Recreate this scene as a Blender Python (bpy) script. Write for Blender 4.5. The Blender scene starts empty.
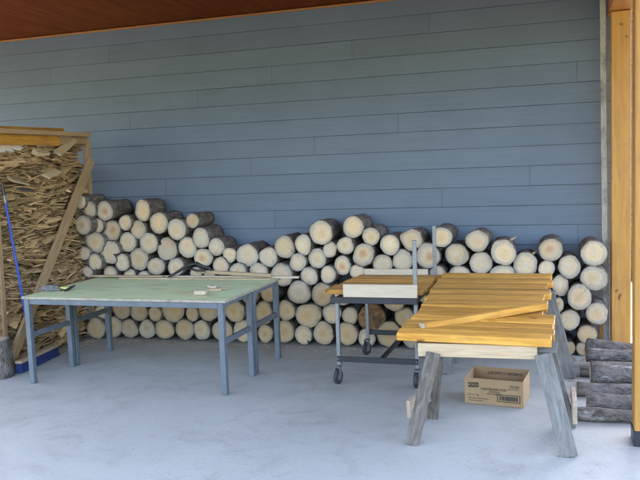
import bpy, bmesh, math, random
from mathutils import Vector, Matrix, noise
random.seed(7)
sc = bpy.context.scene
col = sc.collection
R = math.radians
PI = math.pi

# ------------------------------------------------------------------ camera maths (photo pixels -> metres)
H = 1.7932
F_PX = 751.97
AX = Vector((0.95173389, 0.3046089, -0.03763016))
AY = Vector((0.00698589, 0.10107331, 0.99485445))
AF = Vector((-0.30684493, 0.94709957, -0.09406693))


def ray(px, py):
    return AF + AX * ((px - 320) / F_PX) - AY * ((py - 240) / F_PX)


def W(px, py, Y):                       # the point at depth Y seen at a pixel
    d = ray(px, py)
    return Vector((0, 0, H)) + d * (Y / d.y)


def G(px, py, z=0.0):                   # the point at height z seen at a pixel
    d = ray(px, py)
    return Vector((0, 0, H)) + d * ((z - H) / d.z)


# ------------------------------------------------------------------ materials
def new_mat(name):
    m = bpy.data.materials.new(name)
    m.use_nodes = True
    nt = m.node_tree
    b = nt.nodes['Principled BSDF']
    return m, nt, b


def nd(nt, kind, **kw):
    n = nt.nodes.new(kind)
    for k, v in kw.items():
        if k in n.inputs:
            n.inputs[k].default_value = v
        else:
            setattr(n, k, v)
    return n


def lk(nt, a, ai, b, bi):
    nt.links.new(a.outputs[ai], b.inputs[bi])


def ramp(nt, stops, interp='LINEAR'):
    n = nt.nodes.new('ShaderNodeValToRGB')
    cr = n.color_ramp
    cr.interpolation = interp
    while len(cr.elements) > len(stops):
        cr.elements.remove(cr.elements[-1])
    while len(cr.elements) < len(stops):
        cr.elements.new(0.5)
    for e, (p, c) in zip(cr.elements, stops):
        e.position = p
        e.color = (*c, 1) if len(c) == 3 else c
    return n


def math_n(nt, op, a=None, b=None):
    n = nt.nodes.new('ShaderNodeMath')
    n.operation = op
    for i, v in enumerate((a, b)):
        if v is None:
            continue
        if isinstance(v, (int, float)):
            n.inputs[i].default_value = v
        else:
            nt.links.new(v, n.inputs[i])
    return n.outputs[0]


def mixc(nt, fac, a, b, mode='MIX'):
    n = nt.nodes.new('ShaderNodeMix')
    n.data_type = 'RGBA'
    n.blend_type = mode
    for i, v in ((0, fac), (6, a), (7, b)):
        if isinstance(v, (int, float)):
            n.inputs[i].default_value = v
        elif isinstance(v, tuple):
            n.inputs[i].default_value = (*v, 1)
        else:
            nt.links.new(v, n.inputs[i])
    return n.outputs[2]


def bump(nt, b, height, strength=0.3, dist=0.01):
    n = nt.nodes.new('ShaderNodeBump')
    n.inputs['Strength'].default_value = strength
    n.inputs['Distance'].default_value = dist
    nt.links.new(height, n.inputs['Height'])
    nt.links.new(n.outputs[0], b.inputs['Normal'])


def obj_coord(nt, scale=(1, 1, 1), rnd=True):
    tc = nt.nodes.new('ShaderNodeTexCoord')
    mp = nt.nodes.new('ShaderNodeMapping')
    mp.inputs['Scale'].default_value = scale
    nt.links.new(tc.outputs['Object'], mp.inputs[0])
    if not rnd:
        return mp.outputs[0]
    oi = nt.nodes.new('ShaderNodeObjectInfo')
    mu = nt.nodes.new('ShaderNodeMath')
    mu.operation = 'MULTIPLY'
    mu.inputs[1].default_value = 37.0
    nt.links.new(oi.outputs['Random'], mu.inputs[0])
    ad = nt.nodes.new('ShaderNodeVectorMath')
    ad.operation = 'ADD'
    nt.links.new(mp.outputs[0], ad.inputs[0])
    nt.links.new(mu.outputs[0], ad.inputs[1])
    return ad.outputs[0]


def wood(name, c_dark, c_light, rough=0.6, scale=(1.2, 14, 14), knots=0.0, var=0.25, spec=0.4, knot_col=(0.05, 0.02, 0.008), dirt=0.0, knot_scale=(2.2, 7.0, 7.0)):
    """Grain runs along local X."""
    m, nt, b = new_mat(name)
    v = obj_coord(nt, scale)
    n1 = nd(nt, 'ShaderNodeTexNoise', Scale=3.0, Detail=8.0, Roughness=0.65, Distortion=0.6)
    nt.links.new(v, n1.inputs['Vector'])
    r = ramp(nt, [(0.32, c_dark), (0.68, c_light)])
    lk(nt, n1, 0, r, 0)
    c = r.outputs[0]
    oi = nt.nodes.new('ShaderNodeObjectInfo')
    mr = nd(nt, 'ShaderNodeMapRange')
    mr.inputs['To Min'].default_value = 1 - var
    mr.inputs['To Max'].default_value = 1 + var * 0.6
    lk(nt, oi, 'Random', mr, 0)
    c = mixc(nt, 1.0, c, mr.outputs[0], 'MULTIPLY')
    if knots:
        vk0 = obj_coord(nt, knot_scale)
        nw = nd(nt, 'ShaderNodeTexNoise', Scale=1.3, Detail=2.0)
        nt.links.new(vk0, nw.inputs['Vector'])
        va = nd(nt, 'ShaderNodeVectorMath', operation='MULTIPLY_ADD')
        nt.links.new(nw.outputs['Color'], va.inputs[0])
        va.inputs[1].default_value = (0.7, 0.7, 0.7)
        nt.links.new(vk0, va.inputs[2])
        vk = va.outputs[0]
        vo = nd(nt, 'ShaderNodeTexVoronoi', Scale=1.0)
        nt.links.new(vk, vo.inputs['Vector'])
        rk = ramp(nt, [(0.0, (1, 1, 1)), (0.07 * knots, (0.9, 0.9, 0.9)), (0.16 * knots, (0, 0, 0))])
        lk(nt, vo, 'Distance', rk, 0)
        c = mixc(nt, rk.outputs[0], c, knot_col)
    if dirt:
        nz = nd(nt, 'ShaderNodeTexNoise', Scale=5.0, Detail=6.0, Roughness=0.7)
        nt.links.new(obj_coord(nt, (1, 1.6, 1.6)), nz.inputs['Vector'])
        rd = ramp(nt, [(0.5, (0, 0, 0)), (0.75, (dirt, dirt, dirt))])
        lk(nt, nz, 0, rd, 0)
        c = mixc(nt, rd.outputs[0], c, (0.06, 0.05, 0.045))
    nt.links.new(c, b.inputs['Base Color'])
    b.inputs['Roughness'].default_value = rough
    b.inputs['Specular IOR Level'].default_value = spec
    bump(nt, b, n1.outputs[0], 0.25, 0.004)
    return m


def kindling_mat():
    m = wood('split_kindling_wood', (0.40, 0.25, 0.12), (0.68, 0.47, 0.25), 0.85, (1.5, 3, 3), 0.0, 0.55, 0.2, dirt=0.2)
    nt = m.node_tree
    b = nt.nodes['Principled BSDF']
    src = b.inputs['Base Color'].links[0].from_socket
    at = nd(nt, 'ShaderNodeAttribute', attribute_name='tone')
    nt.links.new(mixc(nt, 1.0, src, at.outputs['Fac'], 'MULTIPLY'), b.inputs['Base Color'])
    return m


def plain(name, c, rough=0.5, metal=0.0, var=0.15, nscale=20.0, bstr=0.1, spec=0.5, scuff=None):
    m, nt, b = new_mat(name)
    v = obj_coord(nt)
    n = nd(nt, 'ShaderNodeTexNoise', Scale=nscale, Detail=6.0, Roughness=0.6)
    nt.links.new(v, n.inputs['Vector'])
    r = ramp(nt, [(0.3, tuple(x * (1 - var) for x in c)), (0.7, tuple(min(1, x * (1 + var)) for x in c))])
    lk(nt, n, 0, r, 0)
    cc = r.outputs[0]
    if scuff:
        n2 = nd(nt, 'ShaderNodeTexNoise', Scale=9.0, Detail=8.0, Roughness=0.75)
        nt.links.new(v, n2.inputs['Vector'])
        r2 = ramp(nt, [(0.6, (0, 0, 0)), (0.68, (1, 1, 1))])
        lk(nt, n2, 0, r2, 0)
        cc = mixc(nt, r2.outputs[0], cc, scuff)
    nt.links.new(cc, b.inputs['Base Color'])
    b.inputs['Roughness'].default_value = rough
    b.inputs['Metallic'].default_value = metal
    b.inputs['Specular IOR Level'].default_value = spec
    bump(nt, b, n.outputs[0], bstr, 0.003)
    return m


M = {}
M['amber'] = wood('amber_stained_wood', (0.36, 0.145, 0.016), (0.66, 0.345, 0.062), 0.5, (1.0, 13, 13), 0.9, 0.34, 0.4, (0.14, 0.045, 0.01), 0.22, (3.0, 9.0, 9.0))
M['timber'] = wood('timber_post_wood', (0.36, 0.17, 0.032), (0.49, 0.25, 0.06), 0.5, (0.7, 8, 8), 1.0, 0.08, 0.4, (0.09, 0.035, 0.01), 0.15, knot_scale=(5.5, 7.0, 7.0))
M['timber_dark'] = wood('timber_beam_wood', (0.30, 0.12, 0.03), (0.42, 0.18, 0.05), 0.55, (0.7, 8, 8), 0.7, 0.08, 0.4, (0.07, 0.025, 0.008))
M['raw'] = wood('raw_pine', (0.38, 0.27, 0.16), (0.52, 0.39, 0.25), 0.7, (1.5, 18, 18), 0.3, 0.12, 0.3, (0.25, 0.13, 0.06))
M['white_wood'] = wood('white_planed_wood', (0.47, 0.375, 0.26), (0.58, 0.485, 0.365), 0.6, (1.5, 18, 18), 0.3, 0.06, 0.3, (0.42, 0.29, 0.18))
M['grey_wood'] = wood('weathered_grey_wood', (0.125, 0.117, 0.108), (0.235, 0.222, 0.205), 0.9, (2.2, 15, 15), 0.5, 0.15, 0.15, (0.05, 0.04, 0.04), 0.7)
M['dark_weathered'] = wood('dark_weathered_wood', (0.075, 0.062, 0.05), (0.18, 0.155, 0.13), 0.9, (2.2, 15, 15), 0.4, 0.15, 0.2, (0.05, 0.04, 0.03), 0.7)
M['tan_wood'] = wood('tan_rough_wood', (0.30, 0.19, 0.10), (0.46, 0.31, 0.17), 0.8, (1.2, 16, 16), 0.4, 0.12, 0.3)
M['offcut'] = wood('aged_offcut_wood', (0.34, 0.25, 0.18), (0.52, 0.41, 0.31), 0.85, (1.2, 16, 16), 0.4, 0.12, 0.3, dirt=0.4)
M['kindling'] = kindling_mat()
M['kindling_pale'] = wood('pale_kindling_wood', (0.46, 0.34, 0.20), (0.62, 0.48, 0.31), 0.85, (3, 30, 30), 0.0, 0.2, 0.2, dirt=0.2)
M['trim_old'] = wood('flaking_white_trim', (0.40, 0.38, 0.34), (0.62, 0.60, 0.56), 0.8, (3, 30, 30), 0.0, 0.1, 0.3, dirt=0.9)
M['steel_blue'] = plain('blue_grey_painted_steel', (0.108, 0.126, 0.145), 0.5, 0.0, 0.16, 14, 0.08, 0.4, (0.17, 0.17, 0.17))
M['black_steel'] = plain('black_painted_steel', (0.018, 0.019, 0.024), 0.4, 0.0, 0.2, 20, 0.05)
M['grey_steel'] = plain('galvanised_steel', (0.22, 0.225, 0.23), 0.45, 0.6, 0.15, 40, 0.05)
M['rubber'] = plain('black_rubber', (0.03, 0.03, 0.033), 0.7)
M['black_plastic'] = plain('black_plastic', (0.02, 0.02, 0.024), 0.35)
M['card'] = plain('brown_cardboard', (0.34, 0.225, 0.125), 0.85, 0.0, 0.08, 12, 0.08, 0.2)
M['card_in'] = plain('inner_cardboard', (0.31, 0.205, 0.115), 0.9, 0.0, 0.08, 12, 0.08, 0.2)
M['ink'] = plain('black_ink', (0.02, 0.018, 0.016), 0.7, bstr=0.0)
M['blue_plastic'] = plain('blue_plastic', (0.018, 0.06, 0.36), 0.4, 0.0, 0.1)
M['bristle'] = plain('blue_bristles', (0.012, 0.026, 0.12), 0.8, 0.0, 0.45, 120, 0.8)
M['white_sheet'] = plain('white_sheet', (0.78, 0.78, 0.78), 0.6, bstr=0.2)
M['rag'] = plain('grey_rag', (0.17, 0.16, 0.15), 0.95, 0.0, 0.5, 30, 0.4)
M['yellow'] = plain('yellow_handle', (0.62, 0.5, 0.12), 0.5)
M['roof_steel'] = plain('dark_roof_metal', (0.08, 0.08, 0.09), 0.5)


def mat_green_top():
    m, nt, b = new_mat('green_worktop_paint')
    v = obj_coord(nt)
    n = nd(nt, 'ShaderNodeTexNoise', Scale=2.5, Detail=7.0, Roughness=0.62)
    nt.links.new(v, n.inputs['Vector'])
    r = ramp(nt, [(0.35, (0.56, 0.65, 0.35)), (0.65, (0.63, 0.71, 0.43))])
    lk(nt, n, 0, r, 0)
    n2 = nd(nt, 'ShaderNodeTexNoise', Scale=4.0, Detail=9.0, Roughness=0.7)
    v2 = obj_coord(nt, (0.8, 2.0, 1))
    nt.links.new(v2, n2.inputs['Vector'])
    r2 = ramp(nt, [(0.52, (0, 0, 0)), (0.70, (0.8, 0.8, 0.8))])
    lk(nt, n2, 0, r2, 0)
    c = mixc(nt, r2.outputs[0], r.outputs[0], (0.40, 0.31, 0.11))
    n3 = nd(nt, 'ShaderNodeTexNoise', Scale=26.0, Detail=4.0, Roughness=0.7)
    nt.links.new(v, n3.inputs['Vector'])
    r3 = ramp(nt, [(0.66, (0, 0, 0)), (0.72, (0.8, 0.8, 0.8))])
    lk(nt, n3, 0, r3, 0)
    c = mixc(nt, r3.outputs[0], c, (0.56, 0.62, 0.52))
    nt.links.new(c, b.inputs['Base Color'])
    b.inputs['Roughness'].default_value = 0.45
    bump(nt, b, n3.outputs[0], 0.05, 0.002)
    return m


def mat_edge():
    m, nt, b = new_mat('worn_plywood_edge')
    n = nd(nt, 'ShaderNodeTexNoise', Scale=16.0, Detail=7.0, Roughness=0.75)
    nt.links.new(obj_coord(nt, (1, 1, 2)), n.inputs['Vector'])
    r = ramp(nt, [(0.3, (0.20, 0.16, 0.13)), (0.45, (0.29, 0.245, 0.18)), (0.62, (0.38, 0.34, 0.27)), (0.8, (0.36, 0.21, 0.08))])
    lk(nt, n, 0, r, 0)
    lk(nt, r, 0, b, 'Base Color')
    b.inputs['Roughness'].default_value = 0.85
    return m


def mat_concrete():
    m, nt, b = new_mat('concrete_floor')
    v = obj_coord(nt, rnd=False)
    n1 = nd(nt, 'ShaderNodeTexNoise', Scale=0.9, Detail=9.0, Roughness=0.6)
    n2 = nd(nt, 'ShaderNodeTexNoise', Scale=70.0, Detail=5.0, Roughness=0.7)
    n3 = nd(nt, 'ShaderNodeTexNoise', Scale=7.0, Detail=10.0, Roughness=0.78)
    for n in (n1, n2, n3):
        nt.links.new(v, n.inputs['Vector'])
    r = ramp(nt, [(0.3, (0.332, 0.328, 0.30)), (0.7, (0.378, 0.375, 0.345))])
    lk(nt, n1, 0, r, 0)
    c = mixc(nt, 0.22, r.outputs[0], n2.outputs[0], 'OVERLAY')
    r3 = ramp(nt, [(0.26, (0.72, 0.72, 0.72)), (0.42, (1, 1, 1)), (0.75, (1.06, 1.06, 1.06))])
    lk(nt, n3, 0, r3, 0)
    c = mixc(nt, 0.75, c, r3.outputs[0], 'MULTIPLY')
    n4 = nd(nt, 'ShaderNodeTexVoronoi', Scale=9.0)
    nt.links.new(v, n4.inputs['Vector'])
    r4 = ramp(nt, [(0.0, (0.5, 0.5, 0.5)), (0.06, (0.8, 0.8, 0.8)), (0.09, (0, 0, 0))])
    lk(nt, n4, 0, r4, 0)
    n5 = nd(nt, 'ShaderNodeTexNoise', Scale=2.3, Detail=3.0)
    nt.links.new(v, n5.inputs['Vector'])
    r5 = ramp(nt, [(0.56, (0, 0, 0)), (0.62, (1, 1, 1))])
    lk(nt, n5, 0, r5, 0)
    f = math_n(nt, 'MULTIPLY', r4.outputs[0], r5.outputs[0])
    c = mixc(nt, f, c, (0.2, 0.19, 0.18))
    n8 = nd(nt, 'ShaderNodeTexNoise', Scale=38.0, Detail=6.0, Roughness=0.8)
    nt.links.new(v, n8.inputs['Vector'])
    r8 = ramp(nt, [(0.55, (0, 0, 0)), (0.66, (0.55, 0.55, 0.55))])
    lk(nt, n8, 0, r8, 0)
    n9 = nd(nt, 'ShaderNodeTexNoise', Scale=0.8, Detail=4.0, Roughness=0.6)
    nt.links.new(v, n9.inputs['Vector'])
    r9 = ramp(nt, [(0.45, (0.08, 0.08, 0.08)), (0.62, (1, 1, 1))])
    lk(nt, n9, 0, r9, 0)
    c = mixc(nt, math_n(nt, 'MULTIPLY', r8.outputs[0], r9.outputs[0]), c, (0.20, 0.175, 0.15))
    n10 = nd(nt, 'ShaderNodeTexNoise', Scale=2.6, Detail=7.0, Roughness=0.62, Distortion=1.2)
    nt.links.new(v, n10.inputs['Vector'])
    r10 = ramp(nt, [(0.30, (0.80, 0.79, 0.77)), (0.5, (1, 1, 1)), (0.7, (1.05, 1.05, 1.05))])
    lk(nt, n10, 0, r10, 0)
    c = mixc(nt, 0.8, c, r10.outputs[0], 'MULTIPLY')
    nt.links.new(c, b.inputs['Base Color'])
    b.inputs['Roughness'].default_value = 0.62
    b.inputs['Specular IOR Level'].default_value = 0.35
    bump(nt, b, n2.outputs[0], 0.12, 0.003)
    return m


def mat_siding():
    m, nt, b = new_mat('blue_grey_siding')
    v = obj_coord(nt, (0.6, 1, 26), rnd=False)
    n1 = nd(nt, 'ShaderNodeTexNoise', Scale=2.0, Detail=8.0, Roughness=0.7, Distortion=0.4)
    nt.links.new(v, n1.inputs['Vector'])
    r = ramp(nt, [(0.3, (0.113, 0.146, 0.194)), (0.7, (0.134, 0.172, 0.226))])
    lk(nt, n1, 0, r, 0)
    at = nd(nt, 'ShaderNodeAttribute', attribute_name='tone')
    c = mixc(nt, 1.0, r.outputs[0], at.outputs['Color'], 'MULTIPLY')
    v2 = obj_coord(nt, (1, 1, 1), rnd=False)
    n2 = nd(nt, 'ShaderNodeTexNoise', Scale=1.3, Detail=6.0, Roughness=0.6)
    nt.links.new(v2, n2.inputs['Vector'])
    r2 = ramp(nt, [(0.3, (0.90, 0.90, 0.90)), (0.7, (1.05, 1.05, 1.05))])
    lk(nt, n2, 0, r2, 0)
    c = mixc(nt, 1.0, c, r2.outputs[0], 'MULTIPLY')
    nt.links.new(c, b.inputs['Base Color'])
    b.inputs['Roughness'].default_value = 0.55
    b.inputs['Specular IOR Level'].default_value = 0.4
    bump(nt, b, n1.outputs[0], 0.22, 0.004)
    return m


def mat_bark(name='grey_brown_bark', c1=(0.06, 0.047, 0.037), c2=(0.25, 0.20, 0.16), lichen=(0.36, 0.34, 0.31)):
    m, nt, b = new_mat(name)
    v = obj_coord(nt, (1, 0.45, 1))
    vo = nd(nt, 'ShaderNodeTexVoronoi', Scale=42.0, feature='DISTANCE_TO_EDGE')
    nz = nd(nt, 'ShaderNodeTexNoise', Scale=24.0, Detail=8.0, Roughness=0.7)
    nt.links.new(v, vo.inputs['Vector'])
    nt.links.new(v, nz.inputs['Vector'])
    r = ramp(nt, [(0.3, c1), (0.7, c2)])
    lk(nt, nz, 0, r, 0)
    n2 = nd(nt, 'ShaderNodeTexNoise', Scale=9.0, Detail=6.0, Roughness=0.75)
    nt.links.new(v, n2.inputs['Vector'])
    r2 = ramp(nt, [(0.56, (0, 0, 0)), (0.7, (0.8, 0.8, 0.8))])
    lk(nt, n2, 0, r2, 0)
    c = mixc(nt, r2.outputs[0], r.outputs[0], lichen)
    nt.links.new(c, b.inputs['Base Color'])
    b.inputs['Roughness'].default_value = 0.95
    b.inputs['Specular IOR Level'].default_value = 0.15
    h = math_n(nt, 'ADD', vo.outputs['Distance'], math_n(nt, 'MULTIPLY', nz.outputs[0], 0.5))
    bump(nt, b, h, 0.9, 0.02)
    return m


def mat_cut():
    """Sawn end grain: rn (0 pith .. 1 bark) is stored on the mesh; the object colour carries heart tint (rgb) and tan share (a)."""
    m, nt, b = new_mat('sawn_log_end')
    at = nd(nt, 'ShaderNodeAttribute', attribute_name='rn')
    v = obj_coord(nt)
    tc = nt.nodes.new('ShaderNodeTexCoord')
    oi = nt.nodes.new('ShaderNodeObjectInfo')
    nz = nd(nt, 'ShaderNodeTexNoise', Scale=14.0, Detail=6.0, Roughness=0.65)
    nt.links.new(v, nz.inputs['Vector'])
    rn = math_n(nt, 'ADD', at.outputs['Fac'], math_n(nt, 'MULTIPLY', math_n(nt, 'SUBTRACT', nz.outputs[0], 0.5), 0.42))
    heart = ramp(nt, [(0.0, (1, 1, 1)), (0.2, (0.85, 0.85, 0.85)), (0.46, (0, 0, 0))])
    nt.links.new(rn, heart.inputs[0])
    sap = ramp(nt, [(0.0, (0.63, 0.44, 0.25)), (0.42, (0.69, 0.505, 0.305)), (0.64, (0.67, 0.505, 0.325)), (0.77, (0.47, 0.40, 0.31)), (0.93, (0.42, 0.355, 0.275)), (1.0, (0.22, 0.17, 0.12))])
    nt.links.new(rn, sap.inputs[0])
    # tan ramp: warm floor-bounce light put into the colour, plus real heart variation
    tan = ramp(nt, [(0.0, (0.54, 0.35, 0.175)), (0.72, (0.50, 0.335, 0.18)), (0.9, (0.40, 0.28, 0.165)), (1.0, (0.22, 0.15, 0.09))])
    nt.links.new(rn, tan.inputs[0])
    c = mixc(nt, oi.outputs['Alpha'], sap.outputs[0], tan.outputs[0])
    c = mixc(nt, math_n(nt, 'MULTIPLY', heart.outputs[0], 0.8), c, oi.outputs['Color'])
    # growth rings
    ph = math_n(nt, 'ADD', math_n(nt, 'MULTIPLY', at.outputs['Fac'], 88.0), math_n(nt, 'MULTIPLY', nz.outputs[0], 9.0))
    rg = math_n(nt, 'MULTIPLY', math_n(nt, 'SINE', ph), 0.5)
    rgf = nd(nt, 'ShaderNodeMapRange')
    rgf.inputs['From Min'].default_value = -0.5
    rgf.inputs['From Max'].default_value = 0.5
    rgf.inputs['To Min'].default_value = 0.90
    rgf.inputs['To Max'].default_value = 1.03
    nt.links.new(rg, rgf.inputs[0])
    c = mixc(nt, 1.0, c, rgf.outputs[0], 'MULTIPLY')
    # brightness per log
    br = nd(nt, 'ShaderNodeMapRange')
    br.inputs['To Min'].default_value = 0.86
    br.inputs['To Max'].default_value = 1.08
    lk(nt, oi, 'Random', br, 0)
    c = mixc(nt, 1.0, c, br.outputs[0], 'MULTIPLY')
    # radial drying checks
    nrm = nd(nt, 'ShaderNodeVectorMath', operation='NORMALIZE')
    lk(nt, tc, 'Object', nrm, 0)
    ad = nd(nt, 'ShaderNodeVectorMath', operation='ADD')
    lk(nt, nrm, 0, ad, 0)
    nt.links.new(math_n(nt, 'MULTIPLY', oi.outputs['Random'], 91.0), ad.inputs[1])
    nc = nd(nt, 'ShaderNodeTexNoise', Scale=2.6, Detail=2.0)
    lk(nt, ad, 0, nc, 'Vector')
    dist = math_n(nt, 'ABSOLUTE', math_n(nt, 'SUBTRACT', nc.outputs[0], 0.5))
    rc = ramp(nt, [(0.0, (0.9, 0.9, 0.9)), (0.007, (0.6, 0.6, 0.6)), (0.016, (0, 0, 0))])
    nt.links.new(dist, rc.inputs[0])
    nm = nd(nt, 'ShaderNodeTexNoise', Scale=11.0, Detail=3.0)
    nt.links.new(v, nm.inputs['Vector'])
    rm = ramp(nt, [(0.53, (0, 0, 0)), (0.66, (0.7, 0.7, 0.7))])
    lk(nt, nm, 0, rm, 0)
    c = mixc(nt, math_n(nt, 'MULTIPLY', rc.outputs[0], rm.outputs[0]), c, (0.16, 0.10, 0.06))
    # dirt smudges
    n6 = nd(nt, 'ShaderNodeTexNoise', Scale=22.0, Detail=7.0, Roughness=0.75)
    nt.links.new(v, n6.inputs['Vector'])
    r6 = ramp(nt, [(0.60, (0, 0, 0)), (0.74, (0.55, 0.55, 0.55))])
    lk(nt, n6, 0, r6, 0)
    c = mixc(nt, r6.outputs[0], c, (0.22, 0.18, 0.14))
    # grey weathering in uneven patches, more on some logs
    n7 = nd(nt, 'ShaderNodeTexNoise', Scale=6.0, Detail=5.0, Roughness=0.6)
    nt.links.new(v, n7.inputs['Vector'])
    r7 = ramp(nt, [(0.42, (0, 0, 0)), (0.68, (1, 1, 1))])
    lk(nt, n7, 0, r7, 0)
    wr = math_n(nt, 'FRACT', math_n(nt, 'MULTIPLY', oi.outputs['Random'], 17.3))
    c = mixc(nt, math_n(nt, 'MULTIPLY', r7.outputs[0], math_n(nt, 'MULTIPLY', wr, 0.6)), c, (0.47, 0.435, 0.38))
    # saw bands
    rot = nd(nt, 'ShaderNodeVectorRotate', rotation_type='AXIS_ANGLE')
    rot.inputs['Axis'].default_value = (0, 1, 0)
    lk(nt, tc, 'Object', rot, 0)
    nt.links.new(math_n(nt, 'MULTIPLY', oi.outputs['Random'], 40.0), rot.inputs['Angle'])
    sb = nd(nt, 'ShaderNodeTexWave', Scale=15.0, Distortion=9.0, Detail=4.0)
    lk(nt, rot, 0, sb, 'Vector')
    rs_ = ramp(nt, [(0.0, (0.93, 0.93, 0.93)), (0.35, (1, 1, 1)), (1.0, (1.02, 1.02, 1.02))])
    lk(nt, sb, 'Fac', rs_, 0)
    c = mixc(nt, 1.0, c, rs_.outputs[0], 'MULTIPLY')
    nt.links.new(c, b.inputs['Base Color'])
    b.inputs['Roughness'].default_value = 0.85
    b.inputs['Specular IOR Level'].default_value = 0.2
    wv = nd(nt, 'ShaderNodeTexWave', Scale=34.0, Distortion=2.0)
    nt.links.new(v, wv.inputs['Vector'])
    bump(nt, b, math_n(nt, 'ADD', math_n(nt, 'MULTIPLY', wv.outputs['Fac'], 0.4), n6.outputs[0]), 0.25, 0.004)
    return m


def mat_gravel():
    m, nt, b = new_mat('gravel_yard')
    v = obj_coord(nt, rnd=False)
    n = nd(nt, 'ShaderNodeTexNoise', Scale=0.6, Detail=10.0, Roughness=0.7)
    vo = nd(nt, 'ShaderNodeTexVoronoi', Scale=14.0)
    nt.links.new(v, n.inputs['Vector'])
    nt.links.new(v, vo.inputs['Vector'])
    r = ramp(nt, [(0.3, (0.045, 0.04, 0.024)), (0.7, (0.08, 0.072, 0.045))])
    lk(nt, n, 0, r, 0)
    c = mixc(nt, 0.2, r.outputs[0], vo.outputs['Color'], 'SOFT_LIGHT')
    nt.links.new(c, b.inputs['Base Color'])
    b.inputs['Roughness'].default_value = 0.95
    bump(nt, b, vo.outputs['Distance'], 0.6, 0.03)
    return m


def mat_leaf():
    m, nt, b = new_mat('pine_needles')
    v = obj_coord(nt)
    n = nd(nt, 'ShaderNodeTexNoise', Scale=1.6, Detail=4.0)
    nt.links.new(v, n.inputs['Vector'])
    r = ramp(nt, [(0.3, (0.03, 0.05, 0.02)), (0.7, (0.07, 0.10, 0.04))])
    lk(nt, n, 0, r, 0)
    lk(nt, r, 0, b, 'Base Color')
    b.inputs['Roughness'].default_value = 0.8
    return m


M['green'] = mat_green_top()
M['edge'] = mat_edge()
M['concrete'] = mat_concrete()
M['siding'] = mat_siding()
M['bark'] = mat_bark()
M['bark_floor'] = mat_bark('grey_log_bark', (0.045, 0.038, 0.034), (0.25, 0.215, 0.19), (0.44, 0.42, 0.40))
M['bark_tree'] = mat_bark('red_brown_pine_bark', (0.10, 0.05, 0.03), (0.30, 0.17, 0.10), (0.4, 0.3, 0.22))
M['cut'] = mat_cut()
M['cut_rotten'] = wood('rotten_log_end', (0.10, 0.045, 0.018), (0.36, 0.20, 0.09), 0.9, (9, 9, 9), 0.0, 0.0, 0.15, dirt=0.9)
M['gravel'] = mat_gravel()
M['leaf'] = mat_leaf()
M['soffit'] = wood('soffit_plywood', (0.10, 0.024, 0.005), (0.17, 0.043, 0.009), 0.75, (0.6, 4, 4), 0.0, 0.1, 0.08)


# ------------------------------------------------------------------ object helpers
def tag(o, label=None, cat=None, group=None, kind=None):
    if label:
        o['label'] = label
    if cat:
        o['category'] = cat
    if group:
        o['group'] = group
    if kind:
        o['kind'] = kind
    return o


def thing(name, label, cat, loc=(0, 0, 0), rotz=0.0, group=None):
    o = bpy.data.objects.new(name, None)
    col.objects.link(o)
    o.empty_display_size = 0.1
    o.location = loc
    o.rotation_euler = (0, 0, rotz)
    return tag(o, label, cat, group)


def link(name, me, mat, parent=None, smooth=False):
    o = bpy.data.objects.new(name, me)
    col.objects.link(o)
    for m_ in (mat if isinstance(mat, (list, tuple)) else [mat]):
        me.materials.append(m_)
    if smooth:
        me.polygons.foreach_set('use_smooth', [True] * len(me.polygons))
    if parent is not None:
        o.parent = parent
    return o


def mesh_of(bm, name='mesh'):
    me = bpy.data.meshes.new(name)
    bm.to_mesh(me)
    bm.free()
    return me


def box_bm(sx, sy, sz, bev=0.003, bm=None, mat=None):
    if bm is None:
        bm = bmesh.new()
    r = bmesh.ops.create_cube(bm, size=1.0)
    vs = r['verts']
    bmesh.ops.scale(bm, vec=(sx, sy, sz), verts=vs)
    if mat is not None:
        bmesh.ops.transform(bm, matrix=mat, verts=vs)
    if bev:
        es = list({e for v in vs for e in v.link_edges})
        bmesh.ops.bevel(bm, geom=es, offset=min(bev, 0.3 * min(sx, sy, sz)), segments=1, affect='EDGES')
    return bm


def frame_of(p0, p1, up=(0, 0, 1)):
    p0, p1 = Vector(p0), Vector(p1)
    x = (p1 - p0).normalized()
    u = Vector(up)
    if abs(x.dot(u)) > 0.95:
        u = Vector((0, 1, 0))
    z = (u - x * u.dot(x)).normalized()
    y = z.cross(x)
    m = Matrix((x, y, z)).transposed().to_4x4()
    m.translation = (p0 + p1) / 2
    return m, (p1 - p0).length


def set_matrix(o, m, parent):
    if parent is not None:
        o.parent = parent
        pm = Matrix.LocRotScale(parent.location, parent.rotation_euler, None)
        m = pm.inverted() @ m
    o.location, o.rotation_mode = m.translation, 'XYZ'
    o.rotation_euler = m.to_euler()


def board(name, p0, p1, w, t, mat, parent=None, up=(0, 0, 1), bev=0.003, wavy=0.0):
    """A straight stick from p0 to p1, w across and t thick along up, grain along it."""
    m, L = frame_of(p0, p1, up)
    bm = box_bm(L, w, t, bev)
    if wavy:
        bmesh.ops.subdivide_edges(bm, edges=[e for e in bm.edges if abs((e.verts[0].co - e.verts[1].co).x) > L * 0.5], cuts=7)
        s = random.random() * 50
        for v in bm.verts:
            v.co += noise.noise_vector(v.co * 5 + Vector((s, 0, 0))) * wavy
    o = link(name, mesh_of(bm, name), mat)
    set_matrix(o, m, parent)
    return o


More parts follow.
